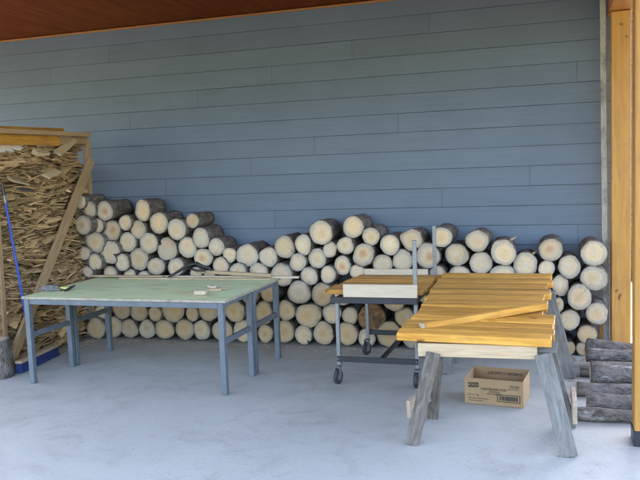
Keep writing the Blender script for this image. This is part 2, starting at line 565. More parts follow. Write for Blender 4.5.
def lathe_bm(profile, n=24, bm=None, axis='Z'):
    """Closed solid from (radius, height) pairs about local Z (or X)."""
    if bm is None:
        bm = bmesh.new()
    rings = []
    for r, h in profile:
        ring = []
        for k in range(n):
            a = 2 * PI * k / n
            p = (r * math.cos(a), r * math.sin(a), h)
            if axis == 'X':
                p = (h, r * math.cos(a), r * math.sin(a))
            ring.append(bm.verts.new(p))
        rings.append(ring)
    for a, b in zip(rings, rings[1:]):
        for k in range(n):
            bm.faces.new((a[k], a[(k + 1) % n], b[(k + 1) % n], b[k]))
    bm.faces.new(rings[0][::-1])
    bm.faces.new(rings[-1])
    bmesh.ops.recalc_face_normals(bm, faces=bm.faces)
    return bm


def rod(name, p0, p1, r, mat, parent=None, n=14, r2=None):
    m, L = frame_of(p0, p1)
    r2 = r if r2 is None else r2
    bm = lathe_bm([(r, -L / 2), (r2, L / 2)], n, axis='X')
    o = link(name, mesh_of(bm, name), mat, smooth=False)
    set_matrix(o, m, parent)
    return o


def tube_bm(path, radii, n=8, flat=1.0, bm=None):
    if bm is None:
        bm = bmesh.new()
    path = [Vector(p) for p in path]
    rings = []
    for i, p in enumerate(path):
        d = (path[min(i + 1, len(path) - 1)] - path[max(i - 1, 0)]).normalized()
        u = Vector((0, 0, 1)) if abs(d.z) < 0.9 else Vector((0, 1, 0))
        s = d.cross(u).normalized()
        t = s.cross(d)
        rings.append([bm.verts.new(p + s * math.cos(2 * PI * k / n) * radii[i] + t * math.sin(2 * PI * k / n) * radii[i] * flat) for k in range(n)])
    for a, b in zip(rings, rings[1:]):
        for k in range(n):
            bm.faces.new((a[k], a[(k + 1) % n], b[(k + 1) % n], b[k]))
    bm.faces.new(rings[0][::-1])
    bm.faces.new(rings[-1])
    bmesh.ops.recalc_face_normals(bm, faces=bm.faces)
    return bm


# ------------------------------------------------------------------ world, sun, camera
sun_el, sun_az = R(56), R(-28)          # azimuth measured from +Y (behind the wall) towards +X
w = bpy.data.worlds.new('World')
sc.world = w
w.use_nodes = True
nt = w.node_tree
sky = nt.nodes.new('ShaderNodeTexSky')
sky.sky_type = 'NISHITA'
sky.sun_disc = False
sky.sun_elevation = sun_el
sky.sun_rotation = sun_az
sky.air_density = 1.0
sky.dust_density = 7.0
sky.ozone_density = 1.0
bg = nt.nodes['Background']
nt.links.new(sky.outputs[0], bg.inputs[0])
bg.inputs[1].default_value = 0.15

sl = bpy.data.lights.new('sun', 'SUN')
sl.energy = 2.0
sl.angle = R(0.53)
sl.color = (1.0, 0.94, 0.86)
so = bpy.data.objects.new('sun', sl)
col.objects.link(so)
sd = Vector((math.sin(sun_az) * math.cos(sun_el), math.cos(sun_az) * math.cos(sun_el), math.sin(sun_el)))
so.rotation_euler = sd.to_track_quat('Z', 'Y').to_euler()
so.location = (4, -4, 8)

cam = bpy.data.cameras.new('camera')
co = bpy.data.objects.new('camera', cam)
col.objects.link(co)
cm = Matrix((AX, AY, -AF)).transposed().to_4x4()
cm.translation = (0, 0, H)
co.matrix_world = cm
cam.sensor_fit = 'HORIZONTAL'
cam.sensor_width = 36.0
cam.lens = 36.0 * F_PX / 640
cam.clip_start = 0.05
cam.clip_end = 500
sc.camera = co
sc.render.resolution_x, sc.render.resolution_y = 1024, 768
vs = sc.view_settings
vs.view_transform = 'Standard'
vs.look = 'None'
vs.gamma = 1.0
vs.use_curve_mapping = False
vs.exposure = 3.95

# ------------------------------------------------------------------ setting: yard, slab, wall, roof, posts
bm = bmesh.new()
bmesh.ops.create_grid(bm, x_segments=2, y_segments=2, size=150)
o = link('yard', mesh_of(bm), M['gravel'])
o.location = (0, 0, -0.1)
tag(o, kind='structure')

bm = box_bm(9.5, 5.4, 0.14, 0.01)
o = link('floor', mesh_of(bm), M['concrete'])
o.location = (-3.75, 5.3, -0.07)
tag(o, kind='structure')

WY = 7.6
S = 0.19187
ZA = 1.748
wall = thing('siding_wall', 'blue grey lap siding wall behind the stacked logs', 'wall', (-4.3, WY, 0))
seams = {}
for px, py in ((398, 123), (352, 46), (272, 75), (198, 98), (130, 113), (577, 72), (530, 175), (442, 197), (315, 145), (578, 235), (275, 221), (429, 15), (166, 184), (95, 45)):
    p = W(px, py, WY)
    seams.setdefault(math.floor((p.z - ZA) / S), []).append(p.x)
bm = bmesh.new()
lay = bm.loops.layers.float_color.new('tone')
XL, XR = -9.0, W(612, 200, WY).x
for i in range(-10, 10):
    z0, z1 = max(ZA + i * S, 0.004), min(ZA + (i + 1) * S - 0.0035, 3.55)
    if z1 < 0.03 or z0 > 3.5:
        continue
    xs = sorted(seams.get(i, []))
    cuts = [XL] + xs + [XR]
    # joints out of the picture, about every 3.66 m
    while cuts[1] - cuts[0] > 3.9:
        cuts.insert(1, cuts[1] - 3.66)
    ks = 0
    for a, b in zip(cuts, cuts[1:]):
        t = 0.95 + 0.1 * random.random()
        a2, b2 = a + 0.0015, b - 0.0015
        n = max(2, int((b2 - a2) / 0.5))
        rows = []
        for k in range(n + 1):
            x = a2 + (b2 - a2) * k / n
            wv = 0.0025 * noise.noise(Vector((x * 1.3, i * 3.1, 0)))
            wz = 0.0026 * noise.noise(Vector((x * 2.0, i * 5.7, 4)))
            rows.append([bm.verts.new((x + 4.3, y, z)) for y, z in ((0.004, z0 + wz), (-0.015 + wv, z0 + wz), (-0.0165 + wv, z0 + 0.003 + wz), (-0.006 + wv * 0.3, z1), (0.004, z1))])
        for r0, r1 in zip(rows, rows[1:]):
            for j in range(4):
                f = bm.faces.new((r0[j], r1[j], r1[j + 1], r0[j + 1]))
                for l in f.loops:
                    l[lay] = (t, t, t, 1)
bmesh.ops.recalc_face_normals(bm, faces=bm.faces)
link('siding', mesh_of(bm), M['siding'], wall)
bm = box_bm(XR - XL, 0.14, 3.5, 0)
o = link('backing', mesh_of(bm), M['black_plastic'], wall)
o.location = ((XL + XR) / 2 + 4.3, 0.08, 1.752)
bm = bmesh.new()
rz = 3.452
board('top_trim', (XL, WY - 0.035, rz - 0.006), (XR, WY - 0.035, rz - 0.006), 0.022, 0.02, M['timber_dark'], wall)

# corner strip: thin weathered board at the end of the siding
pt, pb = W(602.8, 0, 7.45), W(606.0, 348, 7.45)
ct = board('corner_strip', pb, pt + (pt - pb).normalized() * 0.25, 0.05, 0.03, M['trim_old'], None, up=(0, 1, 0), wavy=0.003)
tag(ct, 'thin flaking whitish wooden strip standing at the siding end beside the yellow post', 'wood strip')

roof = thing('canopy_roof', 'reddish brown plywood roof canopy over the wood pile', 'roof', (-3.6, 5.2, 3.46))
y0r, y1r = 2.90, 8.3
for k in range(9):
    x0 = -9.0 + 1.22 * k
    board('soffit_panel', (x0 + 0.61, y0r, 3.475), (x0 + 0.61, y1r, 3.475), 1.215, 0.018, M['soffit'], roof, bev=0.002)
bm = box_bm(11.2, 5.55, 0.2, 0.01)
o = link('roof_deck', mesh_of(bm), M['roof_steel'], roof)
o.location = (0.08, -0.175, 0.13)
board('fascia', (-9.1, 2.85, 3.53), (2.1, 2.85, 3.53), 0.04, 0.3, M['timber_dark'], roof)


def post(name, label, x0, x1, y0, y1, zt, mat, shoe):
    t = thing(name, label, 'post', ((x0 + x1) / 2, (y0 + y1) / 2, 0))
    cx, cy = (x0 + x1) / 2, (y0 + y1) / 2
    board('shaft', (cx, cy, 0.005 if not shoe else 0.09), (cx, cy, zt), y1 - y0, x1 - x0, mat, t, up=(1, 0, 0), bev=0.006)
    if shoe:
        bm = box_bm(x1 - x0 + 0.012, y1 - y0 + 0.012, 0.1, 0.003)
        o = link('shoe', mesh_of(bm), M['black_steel'], t)
        o.location = (0, 0, 0.05)
    return t


pa, pc = W(611.3, 200, 7.3), W(631.0, 200, 7.3)
post('timber_post', 'square yellow timber post with dark knots at the end of the siding', pa.x, pc.x, 7.3, 7.3 + (pc.x - pa.x), 3.085, M['timber'], False)
post('timber_post', 'orange timber post with black metal shoe, cut off by the picture edge', 0.418, 0.60, 4.9, 5.09, 3.236, M['timber'], True)
bmt = board('roof_beam', (0.51, 5.12, 3.21), (0.51, 7.9, 3.21), 0.20, 0.24, M['timber_dark'], None, bev=0.006)
tag(bmt, 'heavy reddish timber beam resting on the yellow post under the roof', 'beam')
ob = board('wood_offcut', W(602.5, 339, 7.5), W(602.5, 323, 7.5), 0.05, 0.03, M['amber'], None, up=(0, 1, 0))
tag(ob, 'short orange board end standing behind the lowest logs beside the flaking strip', 'offcut')

hb2 = board('added_header_beam', (-9.0, 5.0, 3.345), (1.9, 5.0, 3.345), 0.19, 0.21, M['timber_dark'], None, bev=0.006)  # unseen beam, added to keep sky light off the upper siding
tag(hb2, 'added timber header beam out of view along the open front, shading the upper siding', 'beam')

# made-up wooded ring round the yard, blocks low sky from the upper wall
bm = bmesh.new()
rings = []
for r_, hk in ((55, 0.0), (75, 0.62), (95, 1.0), (125, 1.15), (170, 0.9)):
    ring = []
    for k in range(96):
        a = 2 * PI * k / 96
        h = hk * (11.5 + 5.0 * noise.noise(Vector((math.cos(a) * 2.2, math.sin(a) * 2.2, 1.0))) + 1.5 * noise.noise(Vector((math.cos(a) * 11, math.sin(a) * 11, r_))))
        ring.append(bm.verts.new((r_ * math.cos(a), r_ * math.sin(a), h - 0.3)))
    rings.append(ring)
for p, q in zip(rings, rings[1:]):
    for k in range(96):
        bm.faces.new((p[k], p[(k + 1) % 96], q[(k + 1) % 96], q[k]))
bmesh.ops.recalc_face_normals(bm, faces=bm.faces)
o = link('added_hills', mesh_of(bm), M['leaf'], None, True)
tag(o, kind='structure')

# pine beyond the open side of the shelter
tr = thing('pine_tree', 'brown trunked pine standing out in the yard behind the timber posts', 'tree', (0.98, 12.6, -0.1))
path, rad = [], []
for k in range(12):
    z = k * 0.85
    path.append((0.05 * math.sin(k), 0.05 * math.cos(k * 1.7), z))
    rad.append(0.24 * (1 - 0.07 * k) + (0.08 if k == 0 else 0))
link('trunk', mesh_of(tube_bm(path, rad, 12)), M['bark_tree'], tr, True)
bm = bmesh.new()
rnd = random.Random(3)
for k in range(46):
    z = 3.0 + 6.8 * k / 46
    a = k * 2.4 + rnd.random()
    L = 2.3 * (1 - (z - 2.6) / 8.2) + 0.35
    dirv = Vector((math.cos(a), math.sin(a), -0.12))
    for q in range(80):
        s = 0.15 + 0.85 * rnd.random()
        p = Vector((0, 0, z)) + dirv * L * s + Vector((rnd.gauss(0, .14), rnd.gauss(0, .14), rnd.gauss(0, .09)))
        d1 = Vector((rnd.gauss(0, 1), rnd.gauss(0, 1), rnd.gauss(0, .5))).normalized() * 0.11
        d2 = Vector((rnd.gauss(0, 1), rnd.gauss(0, 1), rnd.gauss(0, 1))).normalized() * 0.014
        bm.faces.new([bm.verts.new(p - d1), bm.verts.new(p + d2), bm.verts.new(p + d1), bm.verts.new(p - d2)])
link('crown', mesh_of(bm), M['leaf'], tr)

# ------------------------------------------------------------------ firewood logs
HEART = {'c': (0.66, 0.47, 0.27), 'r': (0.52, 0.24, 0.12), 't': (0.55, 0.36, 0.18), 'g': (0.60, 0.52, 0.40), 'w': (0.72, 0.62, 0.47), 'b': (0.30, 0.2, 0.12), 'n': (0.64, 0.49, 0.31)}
ALPHA = {'c': 0.1, 'r': 0.15, 't': 0.62, 'g': 0.0, 'w': 0.0, 'b': 1.0, 'n': 0.35}  # t mixes painted floor-bounce warmth with the wood's own tan
LOGGROUP = 'firewood logs stacked against the blue wall'


def log_meshes(a, b_, L, tone, seed, notch=None, taper=0.03, n=28, wob=0.03):
    """Bark sleeve and sawn disc; the sawn end faces -Y at the origin, the log runs to +Y."""
    rs = random.Random(seed)
    off = Vector((seed * 3.7, seed * 1.3, 0))
    lob = rs.uniform(0.05, 0.12)

    def rad(th):
        c, s = math.cos(th), math.sin(th)
        r = 1.0 + lob * noise.noise(Vector((c * 0.9, s * 0.9, 0)) + off) * 1.6 + 0.045 * noise.noise(Vector((c * 2.6, s * 2.6, 7)) + off) + 0.018 * noise.noise(Vector((c * 7, s * 7, 3)) + off)
        if notch:
            d = (th - notch[0] + PI) % (2 * PI) - PI
            r *= 1 - notch[1] * math.exp(-(d / notch[2]) ** 2)
        return r
    ths = [2 * PI * k / n for k in range(n)]
    if notch:
        n = 56
        ths = [2 * PI * k / n for k in range(n)]
    out = [(a * rad(t) * math.cos(t), b_ * rad(t) * math.sin(t)) for t in ths]
    bm = bmesh.new()
    rings = []
    ny = max(7, int(L / 0.05))
    for j in range(-1, ny + 1):
        y = 0.0 if j < 0 else L * j / ny
        f = (1 - taper * y / L) * (1 + wob * noise.noise(Vector((y * 5.0, 3, 1)) + off))
        ring = []
        for k, (x, z) in enumerate(out):
            g = f * (1 + 0.055 * noise.noise(Vector((x * 22, y * 11, z * 22)) + off) + (0.02 * noise.noise(Vector((x * 70, y * 40, z * 70)) + off)))
            if j < 0:
                g = 0.955
            ring.append(bm.verts.new((x * g, y + (0.002 if j >= 0 else 0) + 0.004 * noise.noise(Vector((x * 40, 0, z * 40)) + off), z * g)))
        rings.append(ring)
    for p, q in zip(rings, rings[1:]):
        for k in range(n):
            bm.faces.new((p[k], p[(k + 1) % n], q[(k + 1) % n], q[k]))
    bm.faces.new(rings[-1])
    bmesh.ops.recalc_face_normals(bm, faces=bm.faces)
    bark = mesh_of(bm, 'bark')
    bark.polygons.foreach_set('use_smooth', [True] * len(bark.polygons))
    # sawn end: rings of vertices so the pith-to-bark value can be stored on them
    bm = bmesh.new()
    lay = bm.verts.layers.float.new('rn')
    NR = 6
    cx, cz = rs.uniform(-.22, .22) * a, rs.uniform(-.22, .22) * b_
    c0 = bm.verts.new((0, -0.004, 0))
    prev = None
    tilt = rs.uniform(-0.05, 0.05), rs.uniform(-0.05, 0.05)
    for q in range(1, NR + 1):
        s = q / NR
        ring = []
        for x, z in out:
            xx, zz = x * 0.972 * s, z * 0.972 * s
            v = bm.verts.new((xx, -0.004 + 0.0025 * noise.noise(Vector((xx * 30, 3, zz * 30)) + off) + (0.003 if q == NR else 0), zz))
            d = math.hypot(xx / a - cx / a, zz / b_ - cz / b_)
            v[lay] = s * s + (1 - s) * min(1, d)
            ring.append(v)
        for k in range(len(ring)):
            if prev is None:
                bm.faces.new((c0, ring[k], ring[(k + 1) % len(ring)]))
            else:
                bm.faces.new((prev[k], ring[k], ring[(k + 1) % len(ring)], prev[(k + 1) % len(ring)]))
        prev = ring
    c0[lay] = math.hypot(cx / a, cz / b_)
    bmesh.ops.recalc_face_normals(bm, faces=bm.faces)
    for f in bm.faces:
        if f.normal.y > 0:
            f.normal_flip()
    return bark, mesh_of(bm, 'cut_end')


seed_n = [0]


def make_log(loc, a, b_, L, tone, label, group, rot=(0, 0, 0), notch=None, barkmat='bark', taper=0.03):
    seed_n[0] += 1
    t = thing('firewood_log', label, 'log', loc, 0, group)
    t.rotation_euler = rot
    bk, ce = log_meshes(a, b_, L, tone, seed_n[0], notch, taper, wob=0.2 if barkmat == 'bark_floor' else 0.03)
    link('bark', bk, M[barkmat], t)
    c = link('cut_end', ce, M['cut_rotten' if 'rotten' in label else 'cut'], t)
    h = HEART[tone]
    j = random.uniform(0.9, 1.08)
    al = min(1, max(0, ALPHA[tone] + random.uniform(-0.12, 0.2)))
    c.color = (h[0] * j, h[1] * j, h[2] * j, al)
    return t


LOGS = '''
80.2 202.1 5.5 7 g|small grey rimmed log, highest of all beside the diagonal brace
90 209.4 6 7.5 c|small log between the brace and the large top log above the green table
104.6 210.9 8.3 10 r|large top log with orange heart close to the kindling bin, long bark side showing
83.1 225.3 8 9.7 r|round log with orange heart against the brace, under the smallest top log
97.7 225.8 6 7 g|small grey log below the large top log and beside the kindling bin
112.2 230.2 8.5 10.3 r|log with the reddest heart in the mound above the green table
125.2 222.7 6.6 7.8 c|small pale log beside the highest arched top log above the green table
142.5 210.3 7.7 10.5 c|tall oval log forming the second peak of the mound above the green table
137.9 229.4 7.6 9.3 w|very white log directly below the second peak of the mound above the table
95.4 242.3 9.3 10 c|large plain log just above the bitten crescent log, toward the bin
127.8 241.9 8.4 9.5 c|pale pinkish log under the very white one, above the green table
110.6 252.5 9.9 11.3 n|log with a deep bite out of its side, crescent shaped, above the green table
84.4 253.5 6 6.5 c|small round log touching the kindling bin, above the table's back corner
95 262.1 6.5 8.2 c|oval log with a small crack at its foot beside the bitten crescent log
122.3 262.9 7 8.3 g|small grey rimmed log tucked under the mouth of the bitten crescent log
138.7 259 9.7 11.3 c|large smooth log above the green table's back edge beside the small grey rimmed one
87.5 272 5.5 5.5 g|log peeking over the back corner of the green table at the bin
110 273 6.5 7 w|log top peeking over the table's back edge under the bitten crescent log
130 276 6 7 w|log top peeking over the table's back edge beneath the small grey rimmed log
144 278 6 7 w|log top peeking over the table's back edge beneath the large smooth log
158.7 223.1 8.6 10.5 c|log with a cracked rim on the slope just past the mound's second peak
176.8 229.4 9 10.8 c|big cream log in the middle of the slope, one below the small sandy topmost one
192.5 220.9 6.5 7.5 t|small sandy log alone on top of the slope with knobbly bark behind
200.6 237.5 8.2 9.7 w|bright log just under the small sandy topmost log of the slope
148.5 243.1 8.9 10.2 c|speckled cream log under the cracked rim log, above the green table
167.5 249.4 9.3 11.2 n|log with a dark nick in its upper edge, above the black tool
187.5 247.5 8.8 10.3 c|tall cream log between the nicked log and the one with the pink centre
216.5 247.1 7.8 9 w|log with a bright foot at the lower end of the slope, bark trailing behind
156 266.2 8.5 8.7 c|pinkish log behind the tip of the black tool on the table
176 267 8 9 c|log half covered by the black tool lying on the green table
203.4 257.7 9.4 9 r|log with a small pink centre above the end of the black tool
196 273 6 6 w|log top showing under the arch of the black tool
220.6 266 8 8.7 c|log over the sloping strip end of the table, below the bright footed one
209.5 276 5.5 6 t|low tan log top just above the strips past the end of the black tool
229.4 254.8 6.7 7.3 c|small log in the dip between the slope and the big dip log
247.5 255.4 10.4 11.3 c|biggest log of the dip in the skyline, with a cracked upper rim
268.1 257.1 8.9 9.7 c|skyline log next to the biggest dip log, toward the cart
284.6 246.9 9.8 11 c|large log where the skyline starts to rise toward the cart
238 271 8.5 8 c|half hidden log under the small dip log, cut off by the long strips
258.7 271 9 8 w|half hidden log under the gap between the two dip skyline logs
281.5 275 10.8 11.3 c|large log crossed by the free ends of the long wooden strips
303.1 245 8.5 9.7 w|log white on its lower half, on the skyline below the twin humps
321 232.7 11.2 12 c|large clean cream log forming the lower of the twin humps
297.7 262.2 8.2 9 w|whitest round log of the middle, right under the half white skyline log
317.1 258.5 9 9.7 c|cream log with a knob at its top below the lower twin hump
330 249.6 7 8.2 g|small grey cracked log between the twin humps
309 276.2 8.3 9 w|pale log with yellow middle just past the free ends of the strips
328.1 274.7 7.7 8.8 c|log just above the orange corner of the cart boards
342.5 265.3 8.2 10 r|grey rimmed log with a tiny red pith spot behind the cart
299.1 291.9 11.2 11.3 g|large grey rimmed log between the green table and the cart
322.1 294.7 10.2 11.3 t|large pinkish tan log below the orange corner of the cart boards
343 296 9.5 9.5 w|log half hidden by the cart's black upper rail and white board
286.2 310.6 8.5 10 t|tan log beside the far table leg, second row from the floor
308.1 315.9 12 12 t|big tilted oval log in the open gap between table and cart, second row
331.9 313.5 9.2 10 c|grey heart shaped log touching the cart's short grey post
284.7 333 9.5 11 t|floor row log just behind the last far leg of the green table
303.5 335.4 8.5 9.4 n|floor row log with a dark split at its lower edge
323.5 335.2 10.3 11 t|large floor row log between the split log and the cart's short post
352.9 226.9 10.2 11 c|highest log of the twin humps, above the cart
370.9 236.6 8.6 9.2 c|pale log on the slope just past the highest twin hump
389.7 244.7 9.7 10 w|log with white lower part where the skyline dips above the cart
345.4 245.6 8.2 9 c|grey rimmed log directly under the highest twin hump
363.5 255.2 10.2 11.3 r|large log with a pink smudge above the cart's white rear board
382.5 263.7 9.7 9 g|grey log cut off by the middle of the white rear board
357 271.5 7 7 g|small log top at the end of the white rear board
350 315.6 7.5 8.6 g|small grey log framed between the cart's two grey posts
371.9 318 13.5 13.5 b|big rotten brown log under the cart
393.7 301 10 10.5 t|tan log under the black upper rail of the cart, in shade
404 317.5 9.5 9.7 t|brown speckled log beside the cart's dark plate
347.5 336 10.8 11.3 t|large floor row log straight behind the cart's short grey post
366.6 341 8.2 9 g|small grey floor row log behind the cart's rear wheel
389.4 337 12.5 12.5 t|large floor row log behind the cart's sloping lower bar
414 341 11 10.5 t|floor row log seen under the corner of the orange boards
411.9 239.7 10.8 10.3 c|wide log with a cleft at its foot, on the skyline behind the tall cart post
402.7 260.5 10.3 10.5 g|log behind the tall cart post at the end of the white rear board
427.9 255.6 11.2 13 r|large log with a bright salmon heart behind the two tall cart posts
442.1 237.5 9.8 10 c|skyline log on top, just past the thinner tall cart post
456.9 254.7 11.7 11.2 w|log split in a white and a cream half, above the orange boards
437.5 274 8 8 g|log low behind the cart post, at the corner of the orange boards
460 275 11 9 g|grey log top peeking over the back of the orange boards, near the cart
477.7 241 11.6 10.7 c|skyline log with thick dark bark cap above the orange boards
481 263.1 11.3 10.7 c|log under the dark capped skyline log, touching the orange boards' back edge
503.5 252.2 12.5 12.6 c|largest log above the middle of the orange boards, mottled rim
502.5 275 12 10 g|dark topped log peeking over the boards under the largest mottled one
525.2 264.4 12 12 w|smooth whitish log above the far corner of the orange boards
551.2 250.6 11.8 11 r|bark rimmed orange tinted log topping the stack past the orange boards
546.5 268.7 8.2 8 g|small log under the orange tinted one, at the corner of the boards
569.6 267.1 11.4 11.2 w|white log with a pink blush toward the flaking strip, two logs from it
594 253.4 13 12.7 g|large top log with a vertical crack, leaning on the flaking strip
594 278.5 13.6 12.2 c|wide oval log under the cracked top log by the flaking strip
560.6 285.5 8.5 10.5 w|very white log half covered by the orange boards and grey sawhorse leg
579 297.5 12.5 12.5 c|big cream log in the middle of the stack by the yellow post
596.9 313.1 10.9 11 c|round log touching the flaking strip just above the orange board end
570 319.7 10.3 10 g|log with thick grey rim just below the big cream log near the yellow post
558.7 305 5.2 7 r|small brownish log beside the grey sawhorse leg
587.5 335 9.7 9 t|sandy yellow log low near the yellow post, above the floor row
582.1 349.7 6 6.2 t|small tan floor row log at the foot of the stack by the yellow post
570 347.5 5.5 6.5 t|small tan floor row log just behind the grey sawhorse leg
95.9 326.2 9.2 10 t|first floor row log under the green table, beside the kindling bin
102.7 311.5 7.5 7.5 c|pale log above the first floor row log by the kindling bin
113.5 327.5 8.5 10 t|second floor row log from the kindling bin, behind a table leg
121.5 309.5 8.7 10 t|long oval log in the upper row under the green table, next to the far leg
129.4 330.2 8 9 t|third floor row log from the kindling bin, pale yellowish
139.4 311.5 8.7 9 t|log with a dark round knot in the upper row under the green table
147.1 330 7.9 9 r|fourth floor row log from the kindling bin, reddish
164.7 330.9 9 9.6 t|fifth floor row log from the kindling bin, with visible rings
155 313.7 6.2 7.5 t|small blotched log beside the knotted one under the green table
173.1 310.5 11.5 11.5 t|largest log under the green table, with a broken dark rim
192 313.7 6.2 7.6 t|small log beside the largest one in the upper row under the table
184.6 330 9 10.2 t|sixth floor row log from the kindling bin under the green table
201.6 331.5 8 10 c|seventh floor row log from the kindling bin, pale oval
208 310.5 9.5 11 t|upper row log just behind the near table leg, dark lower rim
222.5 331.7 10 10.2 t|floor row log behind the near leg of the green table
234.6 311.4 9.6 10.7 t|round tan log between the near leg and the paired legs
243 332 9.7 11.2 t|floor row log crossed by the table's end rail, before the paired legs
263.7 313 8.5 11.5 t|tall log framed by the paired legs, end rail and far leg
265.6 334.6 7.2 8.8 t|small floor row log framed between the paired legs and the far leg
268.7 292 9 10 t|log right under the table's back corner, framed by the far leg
249 294 9.5 10 w|pale log behind the paired table legs under the top
'''
hid_t = 'firewood log covered from view by the green table top'
hid_p = 'firewood log covered from view by the orange boards'
hidden = [(88, 291, hid_t), (106, 290, hid_t), (124, 290, hid_t), (141, 293, hid_t), (158, 290, hid_t), (175, 288, hid_t), (193, 291, hid_t), (211, 289, hid_t), (229, 290, hid_t)]
hidden += [(x, 293, hid_p) for x in (425, 447, 469, 491, 513, 536)] + [(x, 315, hid_p) for x in (434, 457, 480, 502, 524, 543)] + [(x, 338, hid_p) for x in (437, 460, 483, 505, 528, 550)]
NOTCH = {'log with a deep bite': (-0.45, 0.72, 0.30), 'log with a dark nick': (2.55, 0.22, 0.13), 'floor row log with a dark split': (-0.9, 0.4, 0.12), 'wide log with a cleft': (-1.15, 0.25, 0.12), 'oval log with a small crack': (-1.4, 0.22, 0.12)}


def place_log(cx, cy, rx, ry, tone, label):
    floor_row = cy + ry > 331 + (cx - 90) * 20 / 492
    rx, ry = rx * 1.04, ry * 1.04
    Y = 7.15 + (random.uniform(-0.012, 0.012) if floor_row else random.uniform(-0.035, 0.035))
    if cx < 115:
        Y -= 0.18 * (115 - cx) / 40
    c = W(cx, cy, Y)
    a = (W(cx + rx, cy, Y).x - W(cx - rx, cy, Y).x) / 2
    b_ = (W(cx, cy - ry, Y).z - W(cx, cy + ry, Y).z) / 2
    z = c.z
    if cy > 322:
        z = max(b_ + 0.004, z) if not floor_row else b_ * 1.03 + 0.003
    nt_ = None
    for k, v in NOTCH.items():
        if label.startswith(k):
            nt_ = v
    L = min(7.57 - Y, random.uniform(0.33, 0.40)) if cx > 115 else random.uniform(0.38, 0.42)
    make_log((c.x, Y, z), a, b_, L, tone, label, LOGGROUP, (random.uniform(-0.02, 0.02), 0, random.uniform(-0.045, 0.045)), nt_)


for line in LOGS.strip().splitlines():
    nums, label = line.split('|')
    cx, cy, rx, ry, tone = nums.split()
    place_log(float(cx), float(cy), float(rx), float(ry), tone, label)
for cx, cy, lab in hidden:
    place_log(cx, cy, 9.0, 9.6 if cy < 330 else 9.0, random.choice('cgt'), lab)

# branch stubs on a few skyline logs (part of the pile's texture, children of nothing: built into one small twig thing each)
for px, py, lab in ((512.5, 239, 'tiny pale broken twig on the largest log above the orange boards'), (535.5, 252.3, 'tiny pale broken twig beside the orange tinted stack log'), (439, 249.5, 'pale broken branch stub between the two tall cart posts and the skyline log')):
    p = W(px, py, 7.2)
    o = rod('twig', p + Vector((-0.02, 0, -0.01)), p + Vector((0.025, 0.1, 0.008)), 0.012, M['raw'], None, 7, 0.007)
    tag(o, lab, 'twig')

# logs lying on the floor by the posts, cut ends toward the sawhorse
FLG = 'bark covered logs lying on the floor by the posts'
for x, Y, r, z, L, tone, rz, lab in (
        (0.09, 5.34, 0.046, 0.047, 0.9, 'b', 0.02, 'thin dark log lying on the floor, the one furthest forward by the metal shoe'),
        (0.155, 5.55, 0.068, 0.069, 0.8, 'g', -0.03, 'thick lichen flecked floor log with pale cut end behind the thin front log'),
        (0.10, 5.90, 0.053, 0.054, 0.9, 'b', 0.02, 'thin dark floor log sticking out toward the sawhorse, third back'),
        (0.205, 6.20, 0.098, 0.099, 0.75, 'g', 0.02, 'thickest bark covered log lying on the floor by the posts'),
        (0.135, 6.45, 0.047, 0.048, 0.6, 'b', 0.0, 'short dark floor log end poking out behind the thickest log'),
        (0.18, 6.58, 0.052, 0.152, 0.7, 't', 0.05, 'log with reddish end resting on the short dark one behind the thickest log'),
        (0.20, 6.80, 0.083, 0.165, 0.7, 'g', -0.3, 'tapered grey log lying askew at the back of the floor logs, below the yellow post')):
    make_log((x, Y, z), r, r, L, tone, lab, FLG, (0, 0, -PI / 2 + rz), None, 'bark_floor', 0.08)
make_log((0.30, 6.88, 0.05), 0.05, 0.05, 0.6, 'g', 'log underneath the askew grey log at the back of the floor logs', FLG, (0, 0, -PI / 2), None, 'bark_floor')

# ------------------------------------------------------------------ kindling bin
def face_x(Y, z):
    return -5.09 + (Y - 5.85) * 0.02 + 0.03 * z


def Fp(px, py, out=0.0):                 # the point of the bin's face seen at a pixel
    lo, hi = 4.5, 7.6
    for _ in range(40):
        m_ = (lo + hi) / 2
        p = W(px, py, m_)
        if p.x > face_x(m_, p.z) + out:
            lo = m_
        else:
            hi = m_
    return W(px, py, (lo + hi) / 2)


def stick_mesh(seed, L=1.0, wd=1.0, th=1.0):
    rs = random.Random(seed)
    bm = bmesh.new()
    n = 5
    rings = []
    t0, t1 = rs.uniform(0.5, 1.0), rs.uniform(0.3, 1.0)
    w0, w1 = rs.uniform(0.7, 1.0), rs.uniform(0.6, 1.0)
    bend = rs.uniform(-0.15, 0.15)
    for k in range(n):
        s = k / (n - 1)
        x = (s - 0.5) * L
        w_ = wd * (w0 + (w1 - w0) * s) / 2
        t_ = th * (t0 + (t1 - t0) * s) / 2
        zc = bend * th * (s - 0.5) ** 2 * 4
        jit = lambda q: rs.uniform(-q, q)
        rings.append([bm.verts.new((x + jit(0.02 * L) * (k in (0, n - 1)), sy * w_ + jit(0.03 * wd), zc + sz * t_ * (0.6 if sy < 0 else 1) + jit(0.05 * th))) for sy, sz in ((-1, -1), (1, -1), (1, 1), (-1, 1))])
    for a, b in zip(rings, rings[1:]):
        for k in range(4):
            bm.faces.new((a[k], a[(k + 1) % 4], b[(k + 1) % 4], b[k]))
    bm.faces.new(rings[0][::-1])
    bm.faces.new(rings[-1])
    bmesh.ops.recalc_face_normals(bm, faces=bm.faces)
    lay = bm.verts.layers.float.new('tone')
    for v in bm.verts:
        v[lay] = 1.0
    return mesh_of(bm, 'kindling_stick')


